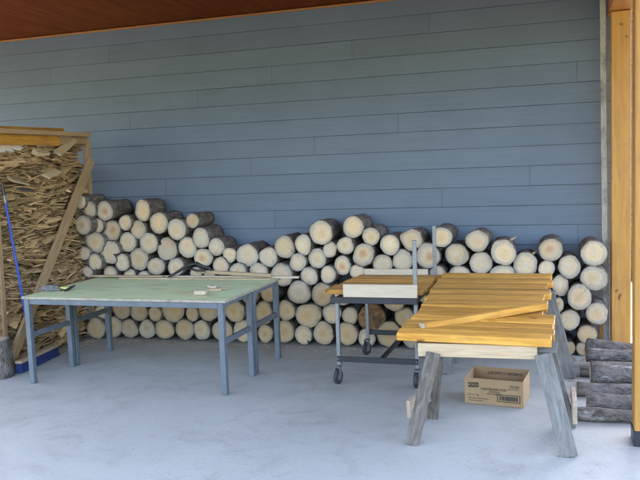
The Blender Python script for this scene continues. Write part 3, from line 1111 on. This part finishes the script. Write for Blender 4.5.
def stick_pose(Y, z, rs, back=0.0):
    tilt = rs.gauss(0, 0.16)
    if rs.random() < 0.12:
        tilt += rs.choice((-0.4, 0.4))
    yaw = PI / 2 + rs.gauss(0, 0.2)
    roll = rs.gauss(0.12, 0.34)
    x = face_x(Y, z) - 0.035 - back + rs.uniform(-0.02, 0.02)
    return Matrix.Translation((x, Y, z)) @ Matrix.Rotation(yaw, 4, 'Z') @ Matrix.Rotation(tilt, 4, 'Y') @ Matrix.Rotation(roll, 4, 'X')


def top_z(Y):
    return 2.075 + 0.06 * math.sin(Y * 3.1) + 0.10 * max(0, (Y - 6.3)) + 0.03 * math.sin(Y * 9)


rk = random.Random(11)
var = [stick_mesh(100 + k) for k in range(12)]
for me in var:
    me.materials.append(M['kindling'])
NROW = 30
placed = 0
KL = 'rough split kindling stick stacked in the wooden bin at the wall end'
for i in range(NROW):
    for k in range(10):
        if placed >= 292:
            break
        z = 0.035 + (2.11 - 0.035) * (i + 0.5 + rk.uniform(-0.4, 0.4)) / NROW
        Y = 5.60 + (7.13 - 5.60) * (k + 0.5 + 0.5 * (i % 2) - 0.25 + rk.uniform(-0.35, 0.35)) / 10
        if z > top_z(Y):
            z = top_z(Y) - rk.random() * 0.3
        o = bpy.data.objects.new('kindling_stick', rk.choice(var))
        col.objects.link(o)
        m_ = stick_pose(Y, z, rk)
        o.location = m_.translation
        o.rotation_euler = m_.to_euler()
        o.scale = (rk.uniform(0.12, 0.27), rk.uniform(0.04, 0.085), rk.uniform(0.012, 0.032))
        tag(o, KL, 'kindling', 'kindling sticks in the bin')
        placed += 1
for px, py, L, wd, th, tilt, lab in ((41, 153, 0.2, 0.1, 0.09, 0.0, 'pale square cut block of kindling under the white sheet in the bin'),
                                     (66, 147, 0.34, 0.09, 0.05, -0.45, 'thick pale kindling split slanting up to the bin\'s end stud'),
                                     (18, 181, 0.24, 0.10, 0.04, 0.2, 'broad pale kindling slab near the broom handle tip'),
                                     (26, 190, 0.2, 0.06, 0.03, 0.1, 'dark grey kindling chunk beside the broom handle tip'),
                                     (52, 173, 0.22, 0.1, 0.03, -0.3, 'broad light kindling slab in the upper bin above the brace')):
    p = Fp(px, py, 0.01)
    me = stick_mesh(int(px * 7), 1, 1, 1)
    o = link('kindling_stick', me, M['kindling_pale'] if 'pale' in lab or 'light' in lab else M['dark_weathered'])
    o.location = p
    o.rotation_euler = (Matrix.Rotation(PI / 2, 4, 'Z') @ Matrix.Rotation(tilt, 4, 'Y') @ Matrix.Rotation(0.5, 4, 'X')).to_euler()
    o.scale = (L, wd, th)
    tag(o, lab, 'kindling')
# the rest of the heap, too many to count
bm = bmesh.new()
klay = bm.verts.layers.float.new('tone')
for q in range(3000):
    z = rk.uniform(0.01, 2.16)
    Y = rk.uniform(5.5, 7.15)
    if z > top_z(Y):
        continue
    m_ = stick_pose(Y, z, rk, 0.012 + 0.08 * rk.random()) @ Matrix.Diagonal((rk.uniform(0.11, 0.25), rk.uniform(0.04, 0.08), rk.uniform(0.010, 0.026), 1))
    src = rk.choice(var)
    vs_ = [bm.verts.new(m_ @ v.co) for v in src.vertices]
    tn = rk.choice((0.45, 0.7, 0.9, 1.1, 1.35))
    for v in vs_:
        v[klay] = tn
    for p in src.polygons:
        bm.faces.new([vs_[i] for i in p.vertices])
o = link('kindling_heap', mesh_of(bm), M['kindling'])
tag(o, kind='stuff')
o['label'] = 'mass of split kindling filling the bin'
bm = bmesh.new()
pts = [(5.45, 0.0), (7.17, 0.0), (7.17, 1.98), (5.45, 1.9)]
v1 = [bm.verts.new((face_x(Y, z) - 0.13, Y, z)) for Y, z in pts]
v2 = [bm.verts.new((face_x(Y, z) - 0.7, Y, z)) for Y, z in pts]
bm.faces.new(v1)
bm.faces.new(v2[::-1])
for k in range(4):
    bm.faces.new((v1[k], v2[k], v2[(k + 1) % 4], v1[(k + 1) % 4]))
bmesh.ops.recalc_face_normals(bm, faces=bm.faces)

rack = thing('kindling_bin', 'tall timber framed bin holding split kindling against the siding wall', 'wood bin', (-5.3, 6.3, 0))
link('core_panel', mesh_of(bm), M['tan_wood'], rack).location = (5.3, -6.3, 0)


def onrack(name, a, b, w_, t_, mat, out=0.0, ext=0.0):
    p0, p1 = Fp(*a, out), Fp(*b, out)
    d = (p1 - p0).normalized()
    return board(name, p0 - d * ext, p1 + d * ext, w_, t_, M[mat], rack, up=(1, 0, 0), wavy=0.002)


onrack('brace', (91, 160), (9, 366), 0.105, 0.035, 'tan_wood', 0.055)
p = Fp(85.5, 136, 0.0)
board('end_stud', (face_x(7.2, 0) - 0.012, 7.215, 0.005), (face_x(7.2, 2.2) - 0.012, 7.215, 2.215), 0.06, 0.05, M['tan_wood'], rack, up=(0, 1, 0))
p0, p1 = Fp(0, 131.0, 0.02), Fp(87, 135.0, 0.02)
d = (p1 - p0)
board('top_plate', p0 - d * 0.6, p1, 0.12, 0.045, M['tan_wood'], rack)
p0, p1 = Fp(0, 129.0, -0.08), Fp(62, 130, -0.08)
board('upper_lath', p0 - d * 0.5, p1, 0.05, 0.035, M['amber'], rack)
p0, p1 = Fp(0, 139.5, -0.04), Fp(59, 141, -0.04)
board('back_rail', p0 - d * 0.5, p1, 0.035, 0.10, M['amber'], rack)
p0, p1 = Fp(60, 140.5, -0.02), Fp(86, 140.5, -0.02)
board('end_block', p0, p1, 0.05, 0.075, M['tan_wood'], rack)
p0 = G(6, 367.5)
board('near_stud', (p0.x - 0.0, p0.y - 0.03, 0.004), (p0.x + 0.03, p0.y - 0.03, 2.2), 0.115, 0.05, M['tan_wood'], rack, up=(0, 1, 0))

# white sheet lying over the kindling
bm = bmesh.new()
n = 12
g = []
a, b = Fp(-25, 149, -0.09), Fp(57, 147, -0.09)
for i in range(n + 1):
    rr = []
    for j in range(7):
        p = a.lerp(b, i / n)
        rr.append(bm.verts.new((p.x - (0.012 * j if j < 5 else 0.05 + 0.12 * (j - 4)) + 0.03 * noise.noise(Vector((i * 0.9, j * 0.5, 2))), p.y, p.z - 0.04 + 0.025 * min(j, 5) + 0.015 * noise.noise(Vector((i * 0.8, j * 0.9, 0))))))
    g.append(rr)
for i in range(n):
    for j in range(6):
        bm.faces.new((g[i][j], g[i + 1][j], g[i + 1][j + 1], g[i][j + 1]))
me = mesh_of(bm)
o = link('white_sheet', me, M['white_sheet'], None, True)
md = o.modifiers.new('thickness', 'SOLIDIFY')
md.thickness = 0.01
tag(o, 'crumpled white sheet lying on top of the kindling under the amber rail', 'sheet')

# standing round at the frame edge
p = W(-1, 372, 5.5)
t = make_log((-4.97, 5.55, 0.345), 0.125, 0.125, 0.34, 'w', 'upright pale barked log round standing on the floor by the bin', None, (-PI / 2, 0, 0.3), None, 'bark_floor', -0.08)

# broom
hd0, hd1 = Vector((-4.835, 5.66, 0)), Vector((-4.925, 6.33, 0))
br = thing('push_broom', 'blue push broom leaning its long handle on the kindling', 'broom', (hd0 + hd1) / 2)
dz = Vector((0, 0, 1))
board('broom_block', hd0 + dz * 0.105, hd1 + dz * 0.105, 0.065, 0.03, M['raw'], br)
bm = bmesh.new()
mB, L = frame_of(hd0 + dz * 0.048, hd1 + dz * 0.048)
box_bm(L * 1.0, 0.06, 0.09, 0.004, bm)
bmesh.ops.subdivide_edges(bm, edges=bm.edges[:], cuts=3, use_grid_fill=True)
for v in bm.verts:
    if v.co.z < 0:
        v.co.y *= 1 + 0.45 * (-v.co.z / 0.045)
    v.co += noise.noise_vector(v.co * 45) * 0.006
    v.co.z = max(v.co.z, -0.046)
o = link('bristles', mesh_of(bm), M['bristle'])
set_matrix(o, mB, br)
hb = hd0.lerp(hd1, 0.38) + dz * 0.118
ht = Fp(5.5, 203, 0.05)
dh = (ht - hb).normalized()
rod('handle', hb, ht, 0.0125, M['blue_plastic'], br)
rod('handle_ferrule', ht, ht + dh * 0.07, 0.0145, M['grey_steel'], br)
rod('hanging_cap', ht + dh * 0.07, ht + dh * 0.19, 0.017, M['black_plastic'], br, r2=0.010)
rod('socket', hb - dh * 0.03, hb + dh * 0.08, 0.018, M['blue_plastic'], br)

# ------------------------------------------------------------------ green work tables
def work_table(x0, x1, y0, y1, label):
    t = thing('work_table', label, 'table', ((x0 + x1) / 2, (y0 + y1) / 2, 0), 0, 'green topped work tables')
    zt = 0.755
    bm = box_bm(x1 - x0 + 0.05, y1 - y0 - 0.004, 0.022, 0.003)
    for f in bm.faces:
        f.material_index = 0 if f.normal.z > 0.9 else 1
    o = link('tabletop', mesh_of(bm), [M['green'], M['edge']], t)
    o.location = (0, 0, zt + 0.011)
    s = 0.048
    lx = (x0 + s / 2, x1 - s / 2)
    ly = (y0 + s / 2 + 0.003, y1 - s / 2 - 0.003)
    for x in lx:
        for y in ly:
            board('leg', (x, y, 0.003), (x, y, zt - 0.001), s, s, M['steel_blue'], t, up=(0, 1, 0))
        board('end_rail', (x, ly[0] + s / 2, 0.43), (x, ly[1] - s / 2, 0.43), 0.03, 0.045, M['steel_blue'], t)
        board('top_rail', (x, ly[0] + s / 2, 0.733), (x, ly[1] - s / 2, 0.733), 0.03, 0.042, M['steel_blue'], t)
    for y in ly:
        board('long_rail', (lx[0] + s / 2, y, 0.731), (lx[1] - s / 2, y, 0.731), 0.035, 0.045, M['steel_blue'], t)
    return t


TX0, TX1 = -4.495, -2.585
work_table(TX0, TX1, 5.39, 6.005, 'pale green topped work table with blue steel legs, the one away from the logs')
work_table(TX0 + 0.005, TX1 + 0.005, 6.012, 6.63, 'pale green topped work table pushed behind the other, close to the logs')
TZ = 0.778

SG = 'long wooden strips on the green table'
for p0, p1, w_, t_, mat, lab, zo in (
        ((-4.46, 6.56), (-2.36, 6.60), 0.045, 0.018, 'white_wood', 'longest pale wooden strip overhanging the green table end by the logs', 0),
        ((-4.20, 6.46), (-2.60, 6.50), 0.06, 0.012, 'raw', 'thin flat wooden strip lying along the green table before the longest strip', 0),
        ((-4.55, 6.50), (-3.75, 6.52), 0.05, 0.014, 'raw', 'short wooden strip at the bin end of the green table', 0.013),
        ((-3.42, 6.585), (-2.62, 6.545), 0.04, 0.03, 'raw', 'sloping wooden strip running from the black tool across the other strips', 0.045)):
    a = Vector((*p0, TZ + t_ / 2 + 0.001 + zo))
    b = Vector((*p1, TZ + t_ / 2 + 0.001 + (zo if 'sloping' not in lab else 0.018)))
    o = board('wooden_strip', a, b, w_, t_, M[mat], None, bev=0.002)
    tag(o, lab, 'strip')

# black arched tool lying over the strips
tp = [G(x, y, z) for x, y, z in ((163, 280.5, 0.80), (171, 275.5, 0.82), (180, 269.5, 0.845), (188, 264.5, 0.865), (196, 263.5, 0.868), (203, 266.0, 0.85), (209, 268.8, 0.83), (213.5, 272.5, 0.815))]
tp = [W(x, y, 6.50 + 0.01 * k) for k, (x, y) in enumerate(((163, 280.5), (171, 275.8), (180, 270.3), (188, 265.2), (196, 263.2), (203, 266.2), (209, 268.0), (214, 272.5)))]
pt_ = thing('pruning_tool', 'black arched hand tool resting across the strips on the green table', 'hand tool', (tp[3].x, tp[3].y, TZ + 0.02))
loc = pt_.location
bm = tube_bm([q - loc for q in tp[:5]], [0.008, 0.017, 0.025, 0.028, 0.022], 10, 0.6)
link('blade_cover', mesh_of(bm), M['black_plastic'], pt_, True)
bm = tube_bm([q - loc for q in tp[4:]], [0.021, 0.015, 0.016, 0.006], 10, 0.9)
link('handle', mesh_of(bm), M['rubber'], pt_, True)
bm = tube_bm([q - loc for q in (tp[3] + Vector((0.02, -0.03, -0.02)), tp[3] + Vector((0.1, -0.04, -0.045)), tp[3] + Vector((0.2, -0.03, -0.05)))], [0.012, 0.012, 0.008], 8)
link('trigger_guard', mesh_of(bm), M['black_plastic'], pt_, True)

# rag, hammer, little blocks and a shaving
p = G(51, 290.5, TZ)
bm = bmesh.new()
bmesh.ops.create_uvsphere(bm, u_segments=26, v_segments=16, radius=1)
for v in bm.verts:
    q = noise.noise_vector(v.co * 1.7) * 0.3 + noise.noise_vector(v.co * 4.5) * 0.16
    v.co = Vector(((v.co.x + q.x) * 0.115, (v.co.y + q.y) * 0.065, max(0.001, (v.co.z + q.z) * 0.034 + 0.016)))
o = link('crumpled_rag', mesh_of(bm), M['rag'], None, True)
o.location = p
tag(o, 'crumpled dark grey rag at the bin end of the green table', 'rag')
p = G(66, 290.5, TZ)
hm = thing('hammer', 'small yellow handled hammer with black head beside the grey rag', 'hammer', p)
rod('handle', p + Vector((-0.15, -0.01, 0.028)), p + Vector((0.03, 0.0, 0.02)), 0.011, M['yellow'], hm)
bm = lathe_bm([(0.011, -0.06), (0.014, -0.03), (0.012, 0.0), (0.012, 0.025), (0.004, 0.06)], 10)
o = link('head', mesh_of(bm), M['black_steel'], hm)
o.location, o.rotation_euler = (0.038, 0.01, 0.02), (R(-68), R(25), R(-12))
for px, py, sx, sy, sz, rz, mat, lab in ((201, 294.5, 0.10, 0.06, 0.034, 0.1, 'white_wood', 'larger white wooden block on the green table'),
                                         (215, 291, 0.11, 0.05, 0.022, 0.5, 'raw', 'smaller white wooden block behind the larger one on the green table'),
                                         (212, 288, 0.05, 0.09, 0.024, 0.9, 'white_wood', 'white block furthest back of the blocks on the green table'),
                                         (226, 289, 0.08, 0.045, 0.012, 0.5, 'raw', 'thin flat chip of wood next to the white blocks on the table')):
    p = G(px, py, TZ)
    bm = box_bm(sx, sy, sz, 0.003)
    for v in bm.verts:
        v.co += noise.noise_vector(v.co * 20 + Vector((px, 0, 0))) * 0.004
        v.co.z = max(v.co.z, -sz / 2)
    o = link('wood_block', mesh_of(bm), M[mat])
    o.location, o.rotation_euler = p + Vector((0, 0, sz / 2 + 0.001)), (0, 0, rz)
    tag(o, lab, 'wood block')
bm = tube_bm([G(x, y, TZ + 0.006) for x, y in ((164, 290), (176, 291.3), (188, 293.6), (199, 296), (206, 296.6))], [0.006, 0.008, 0.009, 0.008, 0.005], 6, 0.5)
o = link('wood_shaving', mesh_of(bm), M['raw'])
tag(o, 'thin curved pale shaving in front of the white blocks on the table', 'shaving')

# ------------------------------------------------------------------ cart
CX0, CX1, CY0, CY1 = -1.785, -1.125, 5.905, 6.89
ct = thing('rolling_cart', 'black and grey steel rolling cart with tall posts on one side', 'cart', ((CX0 + CX1) / 2, (CY0 + CY1) / 2, 0))
ps = 0.032
for x, y, zt in ((CX0, CY0, 0.69), (CX1, CY0, 1.20), (CX0, CY1, 0.69), (CX1, CY1, 1.235)):
    board('corner_post', (x, y, 0.155), (x, y, zt), ps, ps, M['grey_steel'], ct, up=(0, 1, 0))
    cs = thing('caster', None, None, (0, 0, 0))
    bpy.data.objects.remove(cs)
    yaw = {(CX0, CY0): 1.35, (CX1, CY0): 1.45, (CX0, CY1): 1.2, (CX1, CY1): 1.5}[(x, y)]
    off = Vector((math.cos(yaw), math.sin(yaw), 0)) * -0.025
    base = Vector((x, y, 0)) + off
    side = Vector((-math.sin(yaw), math.cos(yaw), 0))
    bm = bmesh.new()
    rm = Matrix.Translation(base - ct.location) @ Matrix.Rotation(yaw, 4, 'Z')
    for s_ in (-1, 1):
        box_bm(0.035, 0.004, 0.09, 0.001, bm, rm @ Matrix.Translation((0.004, s_ * 0.021, 0.098)))
    box_bm(0.06, 0.046, 0.006, 0.001, bm, rm @ Matrix.Translation((0.012, 0, 0.146)))
    fk = link('caster_fork', mesh_of(bm), M['grey_steel'], ct)
    bm = lathe_bm([(0.040, -0.015), (0.058, -0.014), (0.0625, -0.008), (0.0625, 0.008), (0.058, 0.014), (0.040, 0.015)], 28)
    wl = link('caster_wheel', mesh_of(bm), M['rubber'], ct, False)
    wl.location = base - ct.location + Vector((0, 0, 0.0635))
    wl.rotation_euler = (Matrix.Rotation(yaw, 4, 'Z') @ Matrix.Rotation(PI / 2, 4, 'X')).to_euler()
    bm = lathe_bm([(0.030, -0.0165), (0.030, 0.0165)], 20)
    hb_ = link('hub', mesh_of(bm), M['grey_steel'], wl)
ro = ps / 2 + 0.004
board('upper_rail', (CX0 - 0.045, CY0 - ro - 0.012, 0.712), (CX1 + 0.02, CY0 - ro - 0.012, 0.712), 0.03, 0.052, M['black_steel'], ct)
board('upper_rail', (CX0 - 0.02, CY1 + ro + 0.012, 0.712), (CX1 + 0.02, CY1 + ro + 0.012, 0.712), 0.03, 0.052, M['black_steel'], ct)
board('side_rail', (CX1, CY0 + ps / 2 + 0.002, 0.715), (CX1, CY1 - ps / 2 - 0.002, 0.715), 0.03, 0.045, M['black_steel'], ct)
board('side_rail', (CX0, CY0 + ps / 2 + 0.002, 0.71), (CX0, CY1 - ps / 2 - 0.002, 0.71), 0.03, 0.04, M['black_steel'], ct)
board('lower_rail', (CX0 - 0.01, CY0 - ro - 0.001, 0.213), (CX1 + 0.012, CY0 - ro - 0.001, 0.213), 0.008, 0.048, M['black_steel'], ct)
board('lower_rail', (CX0 - 0.01, CY1 + ro + 0.001, 0.213), (CX1 + 0.012, CY1 + ro + 0.001, 0.213), 0.008, 0.048, M['black_steel'], ct)
board('centre_bar', ((CX0 + CX1) / 2 + 0.03, CY0 - 0.012, 0.213), ((CX0 + CX1) / 2 + 0.03, CY1 + 0.012, 0.213), 0.034, 0.03, M['black_steel'], ct)
board('upright_plate', (CX1 - 0.05, CY1 - 0.04, 0.24), (CX1 - 0.05, CY1 - 0.04, 0.685), 0.012, 0.07, M['black_steel'], ct, up=(1, 0, 0))
bm = bmesh.new()
for x in (CX0, CX1):
    lathe_bm([(0.006, 0), (0.006, 0.006)], 8, bm)
    nv = bm.verts[-16:] if False else [v for v in bm.verts if not v.tag]
    for v in nv:
        v.co = Vector((x - ct.location.x + v.co.x, CY0 - ro - 0.005 - v.co.z - ct.location.y, 0.213 + v.co.y))
        v.tag = True
link('rail_bolts', mesh_of(bm), M['grey_steel'], ct)

for y, z0, z1, x0, x1, lab in ((CY0 - 0.035, 0.7395, 0.845, -1.715, -1.105, 'white planed board standing on edge along the front rail of the cart'),
                               (CY1 - 0.035, 0.7385, 0.835, -1.79, -1.185, 'white planed board on edge at the rear of the cart by the logs')):
    o = board('white_board', (x0, y, (z0 + z1) / 2), (x1, y, (z0 + z1) / 2), 0.036, z1 - z0, M['white_wood'], None)
    tag(o, lab, 'board')
CB = 'amber boards lying across the cart'
ys = [CY0 + 0.045 + 0.147 * k for k in range(6)]
nm = ['first', 'second', 'third', 'fourth', 'fifth', 'sixth', 'seventh', 'eighth', 'ninth', 'tenth', 'eleventh', 'twelfth']
for k, y in enumerate(ys):
    x0 = -1.905 + 0.016 * k + random.uniform(-0.012, 0.012)
    x1 = -1.075 + random.uniform(-0.02, 0.02)
    zc = 0.762
    if k == 5:
        x1 = -1.04
    # the tall posts stand between boards, so the boards stop short of them
    o = board('amber_board', (x0, y + 0.07, zc), (x1, y + 0.07, zc + 0.004), 0.138, 0.042, M['amber'], None, bev=0.004)
    tag(o, nm[k] + ' amber stained board across the cart, counted from its white front board', 'board', CB)

# ------------------------------------------------------------------ sawhorses and the amber boards on them
def sawhorse(label, ya, yb, xl, xr, zb, leg_pts, beam_mat, top_mat):
    t = thing('sawhorse', label, 'sawhorse', ((xl + xr) / 2, (ya + yb) / 2, 0))
    return t


s1 = thing('sawhorse', 'weathered grey sawhorse with splayed legs under the front of the amber boards', 'sawhorse', (-0.5, 4.9, 0))
board('front_beam', (-0.905, 4.80, 0.592), (-0.155, 4.80, 0.602), 0.038, 0.088, M['raw'], s1)
board('top_beam', (-0.93, 4.93, 0.60), (-0.035, 4.93, 0.605), 0.14, 0.04, M['grey_wood'], s1)
board('leg', (-0.935, 4.64, -0.0), (-0.800, 4.765, 0.58), 0.088, 0.034, M['dark_weathered'], s1, up=(0, -1, 0.2), wavy=0.003)
board('leg', (0.030, 4.64, 0.0), (-0.118, 4.765, 0.60), 0.105, 0.034, M['grey_wood'], s1, up=(0, -1, 0.2), wavy=0.002)
board('leg', (-0.885, 5.17, 0.0), (-0.81, 5.03, 0.575), 0.075, 0.034, M['dark_weathered'], s1, up=(0, 1, 0.2), wavy=0.003)
board('leg', (0.03, 5.17, 0.0), (-0.10, 5.03, 0.575), 0.10, 0.034, M['grey_wood'], s1, up=(0, 1, 0.2), wavy=0.002)
p = W(408.5, 411, 4.78)
board('spreader', (p.x, 4.78, p.z + 0.01), (p.x + 0.10, 5.2, p.z + 0.03), 0.03, 0.12, M['offcut'], s1, wavy=0.003)
p = W(575, 411, 4.95)
board('spreader', (p.x + 0.0, 4.92, p.z), (p.x - 0.01, 5.22, p.z), 0.028, 0.16, M['offcut'], s1, wavy=0.003)

s2 = thing('sawhorse', 'weathered sawhorse behind, carrying the rear of the amber boards near the logs', 'sawhorse', (-0.5, 6.5, 0))
board('top_beam', (-0.97, 6.5, 0.672), (-0.055, 6.5, 0.676), 0.13, 0.05, M['grey_wood'], s2)
board('leg', (-0.955, 6.33, 0.0), (-0.865, 6.44, 0.646), 0.085, 0.036, M['grey_wood'], s2, up=(0, -1, 0.2))
board('leg', (0.045, 6.37, 0.0), (-0.12, 6.45, 0.68), 0.115, 0.036, M['grey_wood'], s2, up=(0, -1, 0.2))
board('leg', (-0.955, 6.70, 0.0), (-0.865, 6.57, 0.646), 0.085, 0.036, M['grey_wood'], s2, up=(0, 1, 0.2))
board('leg', (0.045, 6.70, 0.0), (-0.105, 6.57, 0.646), 0.09, 0.036, M['grey_wood'], s2, up=(0, 1, 0.2))

PB = 'amber stained boards laid side by side on the sawhorses'
NF = 6
fl = [(-1.045), (-1.03), (-1.025), (-1.005), (-0.995), (-0.99)]
fr = [-0.068, -0.05, -0.06, -0.052, -0.05, -0.13]
for k in range(NF):
    y = 4.76 + 0.104 * (k + 0.5)
    z = 0.683 + (0.745 - 0.683) * k / 5.5
    o = board('amber_board', (fl[k] + random.uniform(-.006, .006), y, z), (fr[k], y, z - 0.012 + random.uniform(-.002, .002)), 0.100, 0.054, M['amber'], None, up=(0, -0.1, 1), bev=0.006)
    tag(o, nm[k] + ' amber board from the open edge in the lower set on the sawhorses', 'board', PB)
NB = 12
for k in range(NB):
    y = 5.385 + 0.1155 * (k + 0.5)
    z = 0.757 + (0.790 - 0.757) * k / 11
    xl = -1.0 + 0.012 * math.sin(k * 2.1) + random.uniform(-0.012, 0.012) - 0.03 * k / 11
    xr = -0.115 + 0.022 * math.sin(k * 1.7 + 0.5) + random.uniform(-0.008, 0.008) + 0.02 * k / 11
    o = board('amber_board', (xl, y, z), (xr, y, z + random.uniform(-.002, .002)), 0.1125, 0.046, M['amber'], None, up=(0, -0.026, 1), bev=0.005)
    tag(o, nm[k] + ' amber board from the loose diagonal one in the raised rear set', 'board', PB)
# loose diagonal board
a, b = W(421.5, 329.5, 4.90) + Vector((0, 0, 0.018)), W(546, 307.5, 5.34) + Vector((0, 0, 0.012))
lb = thing('loose_board', 'loose amber board lying diagonally across the boards on the sawhorses', 'board', (a + b) / 2)
dl = (b - a).normalized()
board('plank', a + dl * 0.02, b, 0.052, 0.046, M['amber'], lb, bev=0.005)
board('bare_end', a - dl * 0.008, a + dl * 0.0195, 0.050, 0.044, M['offcut'], lb, bev=0.004)

# ------------------------------------------------------------------ cardboard box
ang = math.atan2(-0.048, 0.424)
ux, uy = Vector((math.cos(ang), math.sin(ang), 0)), Vector((-math.sin(ang), math.cos(ang), 0))
BW, BD, BH = 0.432, 0.30, 0.195
fl_ = Vector((-0.708, 5.566, 0))
bc = fl_ + ux * BW / 2 + uy * BD / 2
bx = thing('cardboard_box', 'open brown cardboard carton with black printing on the floor between the sawhorses', 'box', bc, ang)
tk = 0.005


def bpart(name, sx, sy, sz, loc, mat='card'):
    o = link(name, mesh_of(box_bm(sx, sy, sz, 0.0015)), M[mat], bx)
    o.location = loc
    return o


bpart('front_panel', BW, tk, BH, (0, -BD / 2 + tk / 2, BH / 2 + 0.002))
bpart('back_panel', BW, tk, BH + 0.012, (0, BD / 2 - tk / 2, BH / 2 + 0.008), 'card_in')
bpart('side_panel', tk, BD - 2 * tk - 0.001, BH + 0.004, (-BW / 2 + tk / 2, 0, BH / 2 + 0.004))
bpart('side_panel', tk, BD - 2 * tk - 0.001, BH + 0.004, (BW / 2 - tk / 2, 0, BH / 2 + 0.004))
bpart('bottom_panel', BW - 2 * tk - 0.002, BD - 2 * tk - 0.002, tk, (0, 0, 0.005), 'card_in')
dg = None


def text(body, size, x, z, y, parent, mat, flip=False, bold=0.0, name='printed_text', xs=1.0):
    cu = bpy.data.curves.new('t', 'FONT')
    cu.body = body
    cu.size = size
    cu.offset = bold
    cu.extrude = 0.0002
    cu.align_x = 'CENTER'
    cu.align_y = 'CENTER'
    to = bpy.data.objects.new('t', cu)
    col.objects.link(to)
    bpy.context.view_layer.update()
    me = bpy.data.meshes.new_from_object(to.evaluated_get(bpy.context.evaluated_depsgraph_get()))
    bpy.data.objects.remove(to)
    o = link(name, me, mat, parent)
    o.location = (x, y, z)
    o.rotation_euler = (PI / 2, PI if flip else 0, 0)
    if flip:
        o.rotation_euler = (Matrix.Rotation(PI / 2, 4, 'X') @ Matrix.Rotation(PI, 4, 'Z')).to_euler()
    o.scale = (xs, 1, 1)
    return o


yf = -BD / 2 - 0.0012
bm = box_bm(0.078, 0.0012, 0.036, 0)
o = link('printed_label', mesh_of(bm), M['ink'], bx)
o.location, o.rotation_euler = (-0.148, yf + 0.0004, 0.147), (0, R(-3), 0)
text('NOSCO', 0.026, -0.148, 0.147, yf - 0.0006, bx, M['card'], bold=0.0003)
text('52160', 0.027, 0.152, 0.152, yf, bx, M['ink'], bold=0.0003)
text('BULK PACKED', 0.013, 0.142, 0.132, yf, bx, M['ink'])
text('HARDENERS FOR', 0.024, 0.0, 0.122, yf, bx, M['ink'], bold=0.0003)
text('CONCRETE', 0.016, 0.006, 0.103, yf, bx, M['ink'], bold=0.0002)
text('USE AS DIRECTED', 0.014, 0.005, 0.087, yf, bx, M['ink'], bold=0.0003)
text('12 x 1 kg', 0.022, -0.150, 0.073, yf, bx, M['ink'])
text('KEEP DRY  STORE UPRIGHT', 0.0125, -0.112, 0.046, yf, bx, M['ink'])
text('MADE IN CANADA', 0.0125, -0.13, 0.028, yf, bx, M['ink'])
bm = bmesh.new()
for x, z, sx, sz in ((0, 0.026, 0.168, 0.005), (0, -0.026, 0.168, 0.005), (-0.0815, 0, 0.005, 0.0475), (0.0815, 0, 0.005, 0.0475)):
    box_bm(sx, 0.0008, sz, 0, bm, Matrix.Translation((x, 0, z)))
rb = random.Random(5)
x = -0.068
while x < 0.066:
    wv = rb.choice((0.0014, 0.002, 0.003, 0.004))
    box_bm(wv, 0.0008, 0.034, 0, bm, Matrix.Translation((x + wv / 2, 0, 0)))
    x += wv + rb.choice((0.0015, 0.002, 0.003))
o = link('printed_barcode', mesh_of(bm), M['ink'], bx)
o.location = (0.110, yf, 0.062)
text('GARDEN CONCEPT', 0.030, 0.03, 0.168, BD / 2 - tk - 0.0012, bx, M['ink'], flip=True, bold=0.0003)

# ------------------------------------------------------------------ loose litter on the slab
bm = bmesh.new()
rl = random.Random(21)
for q in range(384):
    if q < 150:
        x, y = -5.0 + abs(rl.gauss(0, 0.07)), rl.uniform(5.9, 7.1)
    elif q < 370:
        x, y = rl.uniform(-5.0, 0.2), 7.08 - abs(rl.gauss(0, 0.09))
    else:
        x, y = rl.uniform(-4.5, 0.4), rl.uniform(4.3, 7.0)
    s = rl.uniform(0.005, 0.022)
    m_ = Matrix.Translation((x, y, 0.004)) @ Matrix.Rotation(rl.random() * 6.3, 4, 'Z') @ Matrix.Rotation(rl.gauss(0, 0.12), 4, 'Y')
    box_bm(s * 2, s, 0.004, 0, bm, m_)
o = link('wood_chip_litter', mesh_of(bm), M['offcut'])
tag(o, kind='stuff')
